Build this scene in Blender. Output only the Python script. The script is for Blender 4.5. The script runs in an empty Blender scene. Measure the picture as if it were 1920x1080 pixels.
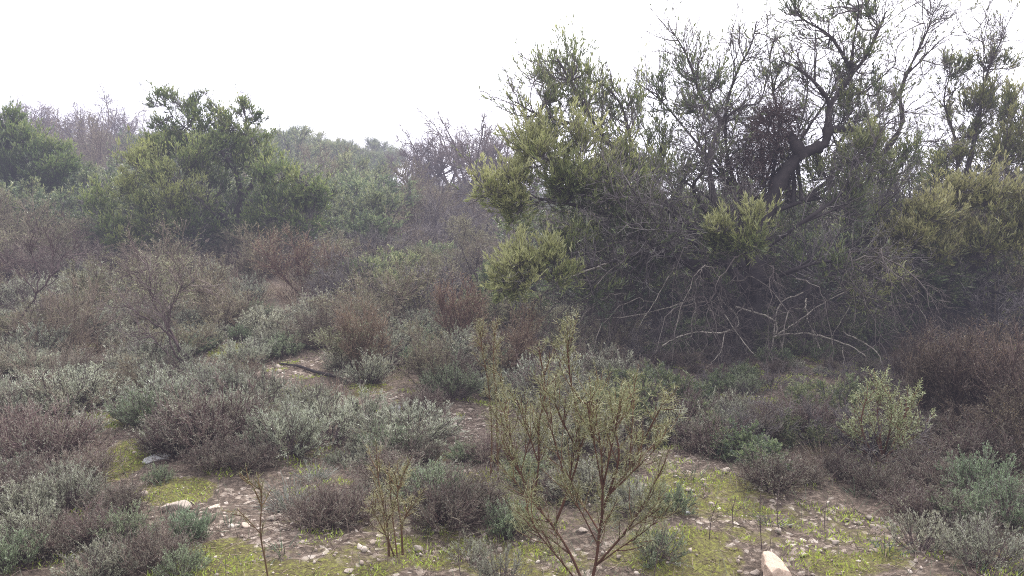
import bpy, math, random
import numpy as np
from mathutils import Vector

rng = np.random.default_rng(7)
PI = math.pi
sc = bpy.context.scene
COL = sc.collection

# ------------------------------------------------------------------ camera model
F = 1478.0            # focal length in photo pixels (1920 wide)
CAMZ = 1.62
HOR = 380.0           # level line of the photo
PITCH = math.atan((540 - HOR) / F)
FWD = np.array([0, math.cos(PITCH), -math.sin(PITCH)])
UP = np.array([0, math.sin(PITCH), math.cos(PITCH)])
CAM = np.array([0, 0, CAMZ])

def ray(px, py):
    return FWD + np.array([1, 0, 0]) * (px - 960) / F + UP * (540 - py) / F

def P(px, py, Y):
    r = ray(px, py)
    return CAM + r * (Y / r[1])

def proj(x, y, z):
    d = np.stack([x, y, z - CAMZ], -1)
    f = d @ FWD
    return 960 + F * d[..., 0] / f, 540 - F * (d @ UP) / f

# ------------------------------------------------------------------ terrain
HY = np.array([-50, 6, 8, 10, 12, 14, 18, 25, 35, 50, 65, 90, 900.0])
HZ = np.array([0, 0, .04, .15, .3, .5, .95, 1.75, 2.7, 3.9, 4.3, 4.0, 2.0])
WU = np.array([-3, -.7, -.3, -.18, -.05, .1, .3, 3])
WW = np.array([1, 1, .92, .78, .42, .2, .1, .1])

def H(x, y):
    x = np.asarray(x, float); y = np.asarray(y, float)
    u = x / np.maximum(y, 3.0)
    z = np.interp(y, HY, HZ) * np.interp(u, WU, WW)
    b = .025 * np.sin(1.7 * x + .6) * np.sin(1.3 * y + 1.1) + .018 * np.sin(3.9 * x - 2.1 * y) + .012 * np.sin(6.1 * y + 2.7 * x + 2)
    return z + b * np.clip((y + 2) / 4, 0, 1)

def G(px, py):
    r = ray(px, py); s = 1.0
    for i in range(4000):
        p = CAM + r * s
        if p[2] <= H(p[0], p[1]):
            break
        s += .01 + s * .002
    return np.array([p[0], p[1], float(H(p[0], p[1]))])

# ------------------------------------------------------------------ mesh kit
def nrm(v):
    return v / np.maximum(np.linalg.norm(v, axis=-1, keepdims=True), 1e-9)

class MB:
    def __init__(s):
        s.v = []; s.f = []; s.t = []; s.n = 0
    def add(s, v, f, t):
        s.v.append(v.astype(np.float32)); s.f.append(f.astype(np.int32) + s.n); s.t.append(np.broadcast_to(t, (len(v),)).astype(np.float32)); s.n += len(v)
    def tubes(s, Pt, R, sides=4, tint=.5):
        N, K, _ = Pt.shape
        if N == 0: return
        T = nrm(np.gradient(Pt, axis=1))
        t0 = nrm(Pt[:, -1] - Pt[:, 0])
        ref = np.where(np.abs(t0[:, 2:3]) > .8, np.array([[1., .2, 0]]), np.array([[.1, 0, 1.]]))
        a = nrm(np.cross(t0, ref))[:, None, :]
        n = nrm(a - (a * T).sum(-1, keepdims=True) * T)
        b = np.cross(T, n)
        ang = np.arange(sides) * 2 * PI / sides
        ring = n[:, :, None, :] * np.cos(ang)[None, None, :, None] + b[:, :, None, :] * np.sin(ang)[None, None, :, None]
        V = Pt[:, :, None, :] + ring * R[:, :, None, None]
        i = np.arange(N)[:, None, None] * K * sides + np.arange(K - 1)[None, :, None] * sides
        j = np.arange(sides)[None, None, :]; j2 = (j + 1) % sides
        q = np.stack([i + j, i + j2, i + sides + j2, i + sides + j], -1).reshape(-1, 4)
        tt = np.broadcast_to(np.asarray(tint, float).reshape(-1, 1) if np.ndim(tint) else np.full((N, 1), tint), (N, K * sides)).reshape(-1)
        s.add(V.reshape(-1, 3), q, tt)
    def leaves(s, pos, d, L, W, tint, fold=.25, rg=rng):
        N = len(pos)
        if N == 0: return
        d = nrm(d)
        side = nrm(np.cross(d, rg.normal(size=(N, 3)) + np.array([0, 0, .6])))
        nn = np.cross(side, d)
        L = np.broadcast_to(L, (N,))[:, None]; W = np.broadcast_to(W, (N,))[:, None]
        mid = pos + d * L * .5 + nn * L * .06
        tip = pos + d * L - nn * L * .05
        V = np.stack([pos, mid + side * W * .5 + nn * W * fold, tip, mid - side * W * .5 + nn * W * fold], 1)
        q = np.arange(N * 4).reshape(N, 4)
        tt = np.repeat(np.broadcast_to(tint, (N,)), 4)
        s.add(V.reshape(-1, 3), q, tt)
    def mesh(s, name, mat, smooth=False):
        me = bpy.data.meshes.new(name)
        if not s.v:
            return None
        v = np.concatenate(s.v); f = np.concatenate(s.f); t = np.concatenate(s.t)
        k = f.shape[1]
        me.vertices.add(len(v)); me.vertices.foreach_set('co', v.ravel())
        me.loops.add(f.size); me.loops.foreach_set('vertex_index', f.ravel())
        me.polygons.add(len(f)); me.polygons.foreach_set('loop_start', np.arange(0, f.size, k, dtype=np.int32))
        me.polygons.foreach_set('loop_total', np.full(len(f), k, np.int32))
        if smooth:
            me.polygons.foreach_set('use_smooth', np.ones(len(f), bool))
        at = me.attributes.new('tint', 'FLOAT', 'POINT'); at.data.foreach_set('value', t)
        me.materials.append(mat)
        me.update(calc_edges=True)
        return me

def grow(base, d, L, r, K=4, wob=.15, trop=(0, 0, .1), taper=.35, rg=rng):
    base = np.asarray(base, float); N = len(base)
    d = nrm(np.asarray(d, float)); L = np.broadcast_to(L, (N,)); r = np.broadcast_to(r, (N,))
    Pt = np.empty((N, K, 3)); Pt[:, 0] = base; tr = np.asarray(trop, float)
    for k in range(1, K):
        d = nrm(d + wob * rg.normal(size=(N, 3)) + tr)
        Pt[:, k] = Pt[:, k - 1] + d * (L / (K - 1))[:, None]
    R = r[:, None] * np.linspace(1, taper, K)[None]
    return Pt, R

def along(Pt, t):
    """points and tangents at parameter t (N,n) of strands (N,K,3)"""
    N, K, _ = Pt.shape
    x = t * (K - 1); i = np.clip(np.floor(x).astype(int), 0, K - 2); fr = (x - i)[..., None]
    I = np.arange(N)[:, None]
    a = Pt[I, i]; b = Pt[I, i + 1]
    return a + (b - a) * fr, nrm(b - a)

def rotdir(T, ang, rg=rng):
    q = nrm(np.cross(T, rg.normal(size=T.shape)))
    return T * np.cos(ang)[..., None] + q * np.sin(ang)[..., None]

def kids(Pt, R, n, t0, t1, ang, sd, L, r, K=4, wob=.15, trop=(0, 0, .1), taper=.35, tipfac=.5, rg=rng):
    N = len(Pt)
    t = rg.uniform(t0, t1, (N, n))
    p, T = along(Pt, t)
    a = np.radians(rg.normal(ang, sd, (N, n)))
    d = rotdir(T, a, rg)
    Lk = L * rg.uniform(.6, 1.25, (N, n)) * (1 - tipfac * t)
    return grow(p.reshape(-1, 3), d.reshape(-1, 3), Lk.ravel(), r * rg.uniform(.7, 1.2, N * n), K, wob, trop, taper, rg)

def leafup(mb, Pt, n, t0, t1, ang, L, W, tint, up=.2, rg=rng, tsd=.18):
    N = len(Pt)
    t = rg.uniform(t0, t1, (N, n))
    p, T = along(Pt, t)
    d = rotdir(T, np.radians(rg.normal(ang, ang * .35, (N, n))), rg) + np.array([0, 0, up])
    tt = np.broadcast_to(np.asarray(tint, float).reshape(-1, 1), (N, n)) if np.ndim(tint) else np.full((N, n), tint)
    tt = np.clip(tt + rg.normal(0, tsd, (N, n)), 0, 1)
    mb.leaves(p.reshape(-1, 3), d.reshape(-1, 3), L * rg.uniform(.65, 1.2, N * n), W * rg.uniform(.7, 1.2, N * n), tt.ravel(), rg=rg)

def spline(pts, n):
    """Catmull-Rom through points (m,3)"""
    p = np.asarray(pts, float); m = len(p)
    q = np.vstack([2 * p[0] - p[1], p, 2 * p[-1] - p[-2]])
    out = []
    for x in np.linspace(0, m - 1, n):
        i = min(int(x), m - 2); u = x - i
        a, b, c, d = q[i], q[i + 1], q[i + 2], q[i + 3]
        out.append(.5 * (2 * b + (c - a) * u + (2 * a - 5 * b + 4 * c - d) * u * u + (3 * b - a - 3 * c + d) * u ** 3))
    return np.array(out)

# ------------------------------------------------------------------ materials
def lin(c):
    return tuple(((x / 255) / 12.92 if x / 255 <= .04045 else ((x / 255 + .055) / 1.055) ** 2.4) for x in c) + (1,)

def plantmat(name, cols, transl=.35, vary=.25, scale=3.0):
    m = bpy.data.materials.new(name); m.use_nodes = True
    nt = m.node_tree; nt.nodes.clear(); N = nt.nodes.new; K = nt.links.new
    at = N('ShaderNodeAttribute'); at.attribute_name = 'tint'
    tc = N('ShaderNodeTexCoord'); no = N('ShaderNodeTexNoise'); no.inputs['Scale'].default_value = scale; no.inputs['Detail'].default_value = 2
    K(tc.outputs['Object'], no.inputs['Vector'])
    ma = N('ShaderNodeMath'); ma.operation = 'MULTIPLY_ADD'; K(no.outputs['Fac'], ma.inputs[0]); ma.inputs[1].default_value = .7; ma.inputs[2].default_value = -.35
    ad = N('ShaderNodeMath'); ad.operation = 'ADD'; ad.use_clamp = True; K(at.outputs['Fac'], ad.inputs[0]); K(ma.outputs[0], ad.inputs[1])
    rp = N('ShaderNodeValToRGB'); el = rp.color_ramp.elements
    while len(el) < len(cols): el.new(.5)
    for i, c in enumerate(cols):
        el[i].position = i / (len(cols) - 1) * .8 + .1; el[i].color = c
    K(ad.outputs[0], rp.inputs['Fac'])
    oi = N('ShaderNodeObjectInfo'); mr = N('ShaderNodeMapRange'); mr.inputs['To Min'].default_value = 1 - vary; mr.inputs['To Max'].default_value = 1 + vary
    K(oi.outputs['Random'], mr.inputs['Value'])
    hs = N('ShaderNodeHueSaturation'); K(rp.outputs['Color'], hs.inputs['Color']); K(mr.outputs[0], hs.inputs['Value'])
    m2 = N('ShaderNodeMath'); m2.operation = 'FRACT'; m3 = N('ShaderNodeMath'); m3.operation = 'MULTIPLY'; m3.inputs[1].default_value = 7.31
    K(oi.outputs['Random'], m3.inputs[0]); K(m3.outputs[0], m2.inputs[0])
    mh = N('ShaderNodeMapRange'); mh.inputs['To Min'].default_value = .478; mh.inputs['To Max'].default_value = .522; K(m2.outputs[0], mh.inputs['Value']); K(mh.outputs[0], hs.inputs['Hue'])
    df = N('ShaderNodeBsdfDiffuse'); K(hs.outputs['Color'], df.inputs['Color'])
    out = N('ShaderNodeOutputMaterial'); last = df
    if transl > 0:
        tr = N('ShaderNodeBsdfTranslucent'); K(hs.outputs['Color'], tr.inputs['Color'])
        mx = N('ShaderNodeMixShader'); mx.inputs[0].default_value = transl; K(df.outputs[0], mx.inputs[1]); K(tr.outputs[0], mx.inputs[2]); last = mx
        gl = N('ShaderNodeBsdfGlossy'); gl.inputs['Roughness'].default_value = .45; gl.inputs['Color'].default_value = (.9, .95, 1, 1)
        m4 = N('ShaderNodeMixShader'); m4.inputs[0].default_value = .05; K(mx.outputs[0], m4.inputs[1]); K(gl.outputs[0], m4.inputs[2]); last = m4
    K(last.outputs[0], out.inputs['Surface'])
    return m

def C(r, g, b): return (r, g, b, 1)

M = {}
M['lav'] = plantmat('lavender_leaf', [C(.14, .135, .10), C(.275, .29, .205), C(.38, .40, .29), C(.50, .515, .41)], .3, .22)
M['lav_green'] = plantmat('cushion_leaf', [C(.10, .13, .07), C(.18, .235, .13), C(.25, .315, .185), C(.34, .41, .27)], .3, .2)
M['lav_wood'] = plantmat('lavender_wood', [C(.07, .05, .05), C(.13, .10, .10), C(.2, .17, .16)], 0, .25)
M['heath'] = plantmat('heath_stem', [C(.055, .038, .036), C(.11, .075, .072), C(.18, .13, .12), C(.27, .235, .19)], 0, .38)
M['heath_leaf'] = plantmat('heath_leaf', [C(.09, .06, .055), C(.17, .125, .105), C(.22, .20, .15), C(.26,.27,.20)], .25, .38)
M['twig'] = plantmat('shrub_twig', [C(.10, .079, .064), C(.18, .15, .12), C(.28, .24, .195)], 0, .25)
M['twigleaf'] = plantmat('shrub_fleck', [C(.14, .10, .075), C(.20, .165, .10), C(.22, .21, .11), C(.30, .29, .17)], .35, .25)
M['olive_fleck'] = plantmat('olive_fleck', [C(.12, .12, .06), C(.20, .205, .10), C(.27, .27, .14), C(.34, .34, .2)], .35, .2)
M['rust_twig'] = plantmat('rust_twig', [C(.09, .06, .05), C(.17, .115, .09), C(.27, .195, .155)], 0, .2)
M['rust_fleck'] = plantmat('rust_fleck', [C(.15, .10, .07), C(.22, .15, .10), C(.26, .21, .12), C(.33, .29, .17)], .35, .2)
M['dark_twig'] = plantmat('broom_twig', [C(.04, .03, .026), C(.10, .075, .065), C(.19, .15, .125)], 0, .3)
M['dark_fleck'] = plantmat('broom_fleck', [C(.06, .05, .036), C(.14, .11, .075), C(.24, .18, .09)], .3, .3)
M['grey_twig'] = plantmat('grey_twig', [C(.07, .06, .064), C(.135, .12, .124), C(.27, .25, .24)], 0, .15)
M['dead_twig'] = plantmat('dead_twig', [C(.06, .05, .05), C(.15, .132, .12), C(.42, .39, .33)], 0, .1, 9)
M['thorn'] = plantmat('thorn_spine', [C(.12, .125, .05), C(.205, .21, .085), C(.30, .30, .135), C(.44, .43, .25)], .25, .12)
M['thorn_stem'] = plantmat('thorn_stem', [C(.065, .038, .028), C(.13, .075, .048), C(.21, .145, .08)], 0, .15)
M['pale_thorn'] = plantmat('pale_thorn', [C(.18, .20, .09), C(.31, .35, .17), C(.44, .48, .27)], .3, .1)
M['leaf'] = plantmat('evergreen_leaf', [C(.06, .085, .04), C(.14, .175, .07), C(.255, .285, .10), C(.41, .415, .19)], .45, .08, 1.6)
M['leaf_mid'] = plantmat('mid_evergreen_leaf', [C(.04, .068, .024), C(.095, .145, .045), C(.19, .245, .07), C(.35, .38, .13)], .45, .08, 1.2)
M['leaf_far'] = plantmat('far_evergreen_leaf', [C(.08, .115, .06), C(.145, .19, .085), C(.22, .26, .12), C(.32, .345, .18)], .45, .2, 1.0)
M['leaf_dead'] = plantmat('withered_leaf', [C(.08, .05, .045), C(.13, .085, .075), C(.18, .13, .11)], .2, .1)
M['bark'] = plantmat('bark', [C(.04, .035, .037), C(.075, .065, .065), C(.15, .135, .13)], 0, .1, 14)
M['far_twig'] = plantmat('far_bare_twig', [C(.10, .08, .076), C(.165, .135, .125), C(.25, .205, .19)], 0, .2)
M['grass'] = plantmat('dry_grass', [C(.2, .13, .09), C(.30, .22, .15), C(.38, .32, .23)], .3, .2)
M['silver'] = plantmat('silver_blade', [C(.14, .15, .12), C(.26, .28, .23), C(.38, .39, .34)], .2, .15)
M['strap'] = plantmat('strap_leaf', [C(.08, .12, .07), C(.16, .22, .13), C(.24, .29, .19)], .35, .2)
M['moss'] = plantmat('moss', [C(.13, .115, .055), C(.20, .20, .055), C(.31, .335, .055), C(.52, .58, .08)], .35, 0, 2.5)
M['litter'] = plantmat('litter', [C(.08, .06, .05), C(.19, .145, .115), C(.36, .30, .24)], 0, 0, 2)

def stonemat(name, c0, c1, c2, lich=.2):
    m = bpy.data.materials.new(name); m.use_nodes = True
    nt = m.node_tree; b = nt.nodes['Principled BSDF']; N = nt.nodes.new; K = nt.links.new
    b.inputs['Roughness'].default_value = .9; b.inputs['Specular IOR Level'].default_value = .2
    tc = N('ShaderNodeTexCoord'); oi = N('ShaderNodeObjectInfo')
    va = N('ShaderNodeVectorMath'); va.operation = 'ADD'; K(tc.outputs['Object'], va.inputs[0]); K(oi.outputs['Location'], va.inputs[1])
    n1 = N('ShaderNodeTexNoise'); n1.inputs['Scale'].default_value = 14; n1.inputs['Detail'].default_value = 8; n1.inputs['Roughness'].default_value = .7
    K(va.outputs[0], n1.inputs['Vector'])
    at = N('ShaderNodeAttribute'); at.attribute_name = 'tint'
    ad = N('ShaderNodeMath'); ad.operation = 'MULTIPLY_ADD'; ad.inputs[1].default_value = .5; K(at.outputs['Fac'], ad.inputs[0]); K(n1.outputs['Fac'], ad.inputs[2])
    r = N('ShaderNodeValToRGB'); e = r.color_ramp.elements; e.new(.5)
    e[0].position = .42; e[0].color = c0; e[1].position = .72; e[1].color = c1; e[2].position = .98; e[2].color = c2
    K(ad.outputs[0], r.inputs['Fac']); K(r.outputs['Color'], b.inputs['Base Color'])
    n2 = N('ShaderNodeTexNoise'); n2.inputs['Scale'].default_value = 60; n2.inputs['Detail'].default_value = 6; K(va.outputs[0], n2.inputs['Vector'])
    bp = N('ShaderNodeBump'); bp.inputs['Strength'].default_value = .6; bp.inputs['Distance'].default_value = .01; K(n2.outputs['Fac'], bp.inputs['Height']); K(bp.outputs[0], b.inputs['Normal'])
    return m
M['stone'] = stonemat('limestone', C(.16, .13, .11), C(.34, .28, .235), C(.54, .48, .42))
M['stone_orange'] = stonemat('orange_limestone', C(.34, .235, .175), C(.55, .42, .33), C(.68, .58, .49))
M['stone_grey'] = stonemat('grey_limestone', C(.24, .24, .24), C(.45, .45, .45), C(.70, .70, .70))

def groundmat():
    m = bpy.data.materials.new('garrigue_soil'); m.use_nodes = True
    nt = m.node_tree; b = nt.nodes['Principled BSDF']; N = nt.nodes.new; K = nt.links.new
    b.inputs['Roughness'].default_value = .95; b.inputs['Specular IOR Level'].default_value = .1
    tc = N('ShaderNodeTexCoord')
    def noise(s, d=6, ro=.6):
        n = N('ShaderNodeTexNoise'); n.inputs['Scale'].default_value = s; n.inputs['Detail'].default_value = d; n.inputs['Roughness'].default_value = ro
        K(tc.outputs['Object'], n.inputs['Vector']); return n
    def ramp(src, a, c):
        r = N('ShaderNodeValToRGB'); e = r.color_ramp.elements; e[0].position = a[0]; e[0].color = c[0]
        e[1].position = a[-1]; e[1].color = c[-1]
        for p, q in zip(a[1:-1], c[1:-1]):
            k = e.new(p); k.color = q
        K(src, r.inputs['Fac']); return r
    soil = ramp(noise(35, 8, .75).outputs['Fac'], [.3, .5, .62, .75], [C(.05, .04, .034), C(.12, .094, .075), C(.26, .205, .165), C(.47, .40, .33)])
    vo = N('ShaderNodeTexVoronoi'); vo.inputs['Scale'].default_value = 38; K(tc.outputs['Object'], vo.inputs['Vector'])
    sx = N('ShaderNodeSeparateColor'); K(vo.outputs['Color'], sx.inputs[0])
    peb = ramp(sx.outputs[0], [.1, .5, .8, 1], [C(.13, .10, .08), C(.25, .2, .165), C(.40, .335, .28), C(.55, .49, .43)])
    pf = ramp(sx.outputs[1], [.66, .70], [C(0, 0, 0), C(1, 1, 1)])
    at = N('ShaderNodeAttribute'); at.attribute_name = 'bare'
    mu = N('ShaderNodeMath'); mu.operation = 'MULTIPLY'; K(pf.outputs['Color'], mu.inputs[0]); K(at.outputs['Fac'], mu.inputs[1])
    m1 = N('ShaderNodeMix'); m1.data_type = 'RGBA'; K(mu.outputs[0], m1.inputs['Factor']); K(soil.outputs['Color'], m1.inputs['A']); K(peb.outputs['Color'], m1.inputs['B'])
    mo = N('ShaderNodeAttribute'); mo.attribute_name = 'moss'
    nm = noise(5, 7, .7)
    sm = N('ShaderNodeMath'); sm.operation = 'MULTIPLY_ADD'; sm.inputs[1].default_value = .9; K(mo.outputs['Fac'], sm.inputs[0]); K(nm.outputs['Fac'], sm.inputs[2])
    mf = ramp(sm.outputs[0], [.86, 1.12], [C(0, 0, 0), C(1, 1, 1)])
    mc = ramp(noise(55, 4, .7).outputs['Fac'], [.3, .5, .7], [C(.09, .075, .04), C(.155, .14, .06), C(.30, .32, .07)])
    m2 = N('ShaderNodeMix'); m2.data_type = 'RGBA'; K(mf.outputs['Color'], m2.inputs['Factor']); K(m1.outputs['Result'], m2.inputs['A']); K(mc.outputs['Color'], m2.inputs['B'])
    K(m2.outputs['Result'], b.inputs['Base Color'])
    bp = N('ShaderNodeBump'); bp.inputs['Strength'].default_value = .9; bp.inputs['Distance'].default_value = .03
    K(noise(45, 8, .75).outputs['Fac'], bp.inputs['Height']); K(bp.outputs[0], b.inputs['Normal'])
    return m
M['ground'] = groundmat()

# ------------------------------------------------------------------ objects
def tag(o, label=None, cat=None, group=None, kind=None):
    if label: o['label'] = label
    if cat: o['category'] = cat
    if group: o['group'] = group
    if kind: o['kind'] = kind
    return o

LANDED = []
def put(name, parts, loc, label, cat, rz=0., s=1., group=None, tilt=(0, 0)):
    """one thing: an Empty at its base with one child per part (mesh data shared between repeats)"""
    r = bpy.data.objects.new(name, None); COL.objects.link(r)
    r.empty_display_size = .1
    r.location = loc; r.rotation_euler = (tilt[0], tilt[1], rz)
    r.scale = (s, s, s) if np.isscalar(s) else s
    tag(r, label, cat, group)
    for pn, me in parts:
        if me is None: continue
        c = bpy.data.objects.new(pn, me); COL.objects.link(c); c.parent = r
    return r

def single(name, me, loc, label=None, cat=None, rz=0., s=1., group=None, kind=None):
    o = bpy.data.objects.new(name, me); COL.objects.link(o); o.location = loc; o.rotation_euler = (0, 0, rz)
    o.scale = (s, s, s) if np.isscalar(s) else s
    return tag(o, label, cat, group, kind)

# ------------------------------------------------------------------ plant kinds (each returns [(part, mesh), ...] of about unit size in metres)
def hemi(n, lean, rg):
    a = rg.uniform(0, 2 * PI, n); e = np.radians(lean) * np.sqrt(rg.uniform(0, 1, n))
    return np.stack([np.sin(e) * np.cos(a), np.sin(e) * np.sin(a), np.cos(e)], -1)

def lavender(seed, mat='lav', dens=1.0, needle=.026):
    rg = np.random.default_rng(seed)
    n = int(60 * dens)
    d = hemi(n, 78, rg)
    base = d * np.array([.09, .09, 0]) * rg.uniform(.2, 1, (n, 1))
    Ls = rg.uniform(.24, .40, n) * (1 - .25 * (1 - d[:, 2]))
    A, AR = grow(base, d, Ls, .0045, 5, .12, (0, 0, .14), .5, rg)
    B, BR = kids(A, AR, 7, .35, .98, 28, 12, .15, .0025, 4, .12, (0, 0, .16), .5, .4, rg)
    w = MB(); w.tubes(A, AR, 3, rg.uniform(.2, .8, n)); w.tubes(B, BR, 3, rg.uniform(.2, .9, len(B)))
    # dead lower skirt
    D, DR = kids(A, AR, 3, .05, .4, 50, 20, .12, .002, 4, .25, (0, 0, -.02), .4, .2, rg)
    w.tubes(D, DR, 3, rg.uniform(0, .8, len(D)))
    # dry flower stalks
    k = rg.choice(n, 14, replace=False)
    S, SR = grow(A[k, -1], nrm(A[k, -1] - A[k, -2]) + np.array([0, 0, .4]), rg.uniform(.06, .17, len(k)), .0016, 3, .08, (0, 0, .1), .6, rg)
    w.tubes(S, SR, 3, .8)
    f = MB()
    tb = rg.uniform(.25, .8, len(B))
    leafup(f, B, 20, .1, 1.0, 32, needle, .0048, tb, .15, rg)
    leafup(f, A, 12, .55, 1.0, 34, needle, .0048, .5, .15, rg)
    return [('stems', w.mesh('lavender_stems', M['lav_wood'])), ('foliage', f.mesh('lavender_foliage', M[mat]))]

def heath(seed):
    rg = np.random.default_rng(seed); n = 120
    d = hemi(n, 68, rg)
    lob = 1 + .35 * np.sin(np.arctan2(d[:, 1], d[:, 0]) * 3 + seed)
    A, AR = grow(d * np.array([.13, .13, 0]) * rg.uniform(.1, 1, (n, 1)), d, rg.uniform(.14, .36, n) * lob ** .5, .0028, 5, .15, (0, 0, .09), .45, rg)
    B, BR = kids(A, AR, 6, .25, .98, 30, 14, .13, .0016, 4, .18, (0, 0, .10), .5, .4, rg)
    D, DR = kids(B, BR, 3, .3, 1, 32, 12, .055, .0012, 3, .15, (0, 0, .1), .6, .3, rg)
    w = MB(); w.tubes(A, AR, 3, rg.uniform(0, .6, n)); w.tubes(B, BR, 3, rg.uniform(0, .9, len(B))); w.tubes(D, DR, 3, rg.uniform(.2, 1, len(D)))
    f = MB(); leafup(f, B, 5, .3, 1, 34, .014, .0032, rg.uniform(.1, .9, len(B)), .1, rg); leafup(f, D, 5, .2, 1, 34, .012, .003, rg.uniform(.2, 1, len(D)), .1, rg)
    return [('stems', w.mesh('heather_stems', M['heath'])), ('foliage', f.mesh('heather_foliage', M['heath_leaf']))]

def twiggy(seed, tm='twig', lm='twigleaf', lean=40, flecks=7, n=12, upw=.08):
    """about 1 m tall much-branched shrub with small flecks of leaf"""
    rg = np.random.default_rng(seed)
    d = hemi(n, lean, rg)
    A, AR = grow(d * np.array([.08, .08, 0]), d, rg.uniform(.6, 1.0, n), .010, 6, .14, (0, 0, upw), .35, rg)
    B, BR = kids(A, AR, 9, .2, .95, 35, 12, .42, .005, 5, .16, (0, 0, upw), .4, .55, rg)
    D, DR = kids(B, BR, 7, .2, .98, 38, 14, .17, .0026, 4, .18, (0, 0, upw), .5, .4, rg)
    w = MB(); w.tubes(A, AR, 4, .3); w.tubes(B, BR, 3, rg.uniform(.2, .7, len(B))); w.tubes(D, DR, 3, rg.uniform(.2, 1, len(D)))
    f = MB()
    if flecks: leafup(f, D, flecks, .15, 1, 45, .02, .006, rg.uniform(.1, .9, len(D)), .1, rg)
    return [('stems', w.mesh('shrub_stems', M[tm])), ('foliage', f.mesh('shrub_foliage', M[lm]) if flecks else None)]

def bush(seed, lm='leaf_far', leafL=.055):
    """about 1.2 m rounded leafy bush"""
    rg = np.random.default_rng(seed); n = 16
    d = hemi(n, 62, rg)
    A, AR = grow(d * np.array([.12, .12, 0]), d, rg.uniform(.55, 1.0, n), .014, 5, .15, (0, 0, .1), .4, rg)
    B, BR = kids(A, AR, 9, .3, 1, 38, 12, .38, .006, 4, .16, (0, 0, .12), .4, .4, rg)
    D, DR = kids(B, BR, 5, .2, 1, 36, 12, .18, .003, 3, .15, (0, 0, .15), .5, .3, rg)
    w = MB(); w.tubes(A, AR, 4, .3); w.tubes(B, BR, 3, .5); w.tubes(D, DR, 3, .5)
    f = MB(); leafup(f, D, 13, .1, 1, 34, leafL, .014, rg.uniform(.1, .9, len(D)), .25, rg)
    return [('stems', w.mesh('bush_stems', M['grey_twig'])), ('foliage', f.mesh('bush_foliage', M[lm]))]

def bare_tree(seed, n=5, lean=38, fine=True):
    """about 3.5 m leafless tree"""
    rg = np.random.default_rng(seed)
    T, TR = grow(np.zeros((1, 3)), [[rg.normal(0, .1), rg.normal(0, .1), 1]], 1.0, .06, 5, .1, (0, 0, .1), .75, rg)
    d = hemi(n, lean, rg)
    A, AR = grow(np.repeat(T[:, -1], n, 0), d, rg.uniform(1.3, 2.2, n), .032, 8, .16, (0, 0, .06), .3, rg)
    A2, A2R = kids(T, TR, 3, .5, .95, 50, 10, 1.5, .04, 7, .16, (0, 0, .12), .3, .2, rg)
    A = np.concatenate([A, A2[:, np.linspace(0, 6, 8).round().astype(int)]]) if False else A
    B, BR = kids(A, AR, 7, .2, .95, 42, 12, .95, .013, 6, .18, (0, 0, .07), .3, .5, rg)
    B2, B2R = kids(A2, A2R, 7, .2, .95, 42, 12, .8, .018, 6, .18, (0, 0, .07), .3, .5, rg)
    B = np.concatenate([B, B2]); BR = np.concatenate([BR, B2R])
    D, DR = kids(B, BR, 6, .15, .98, 42, 14, .42, .0075, 5, .2, (0, 0, .06), .4, .5, rg)
    E, ER = kids(D, DR, 4, .2, 1, 42, 14, .22, .0048, 3, .2, (0, 0, .06), .5, .3, rg)
    w = MB(); w.tubes(T, TR, 7, .3); w.tubes(A, AR, 5, .35); w.tubes(A2, A2R, 5, .35)
    tw = MB(); tw.tubes(B, BR, 4, .45); tw.tubes(D, DR, 3, rg.uniform(.3, .9, len(D))); tw.tubes(E, ER, 3, rg.uniform(.3, 1, len(E)))
    return [('trunk', w.mesh('bare_trunk', M['far_twig'])), ('crown', tw.mesh('bare_crown', M['far_twig']))]

def crown_tree(seed, h=3.4, spread=1.5, ncl=13, lm='leaf_far'):
    """leafy tree: trunk, limbs to clumps scattered through the crown"""
    rg = np.random.default_rng(seed)
    limbs = []; clumps = []
    top = np.array([rg.normal(0, .2), rg.normal(0, .2), h * .42])
    limbs.append((spline([[0, 0, 0], [.05, .02, h * .2], top], 8), .09, .06))
    for k in range(ncl):
        a = rg.uniform(0, 2 * PI); e = rg.uniform(-.15, 1)
        r = spread * math.sqrt(max(0, 1 - max(e, 0) ** 2)) * rg.uniform(.55, 1)
        c = np.array([r * math.cos(a), r * math.sin(a), h * (.48 + .42 * e)])
        mid = (top * .6 + c * .4) + rg.normal(0, .1, 3)
        limbs.append((spline([top * rg.uniform(.7, 1), mid, c - np.array([0, 0, .15])], 7), .04, .012))
        clumps.append((c, np.array([.55, .55, .42]) * rg.uniform(.7, 1.2) * spread / 1.5, rg.uniform(.2, .8)))
    return assemble(rg, limbs, clumps, lm, dens=.8)

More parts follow.
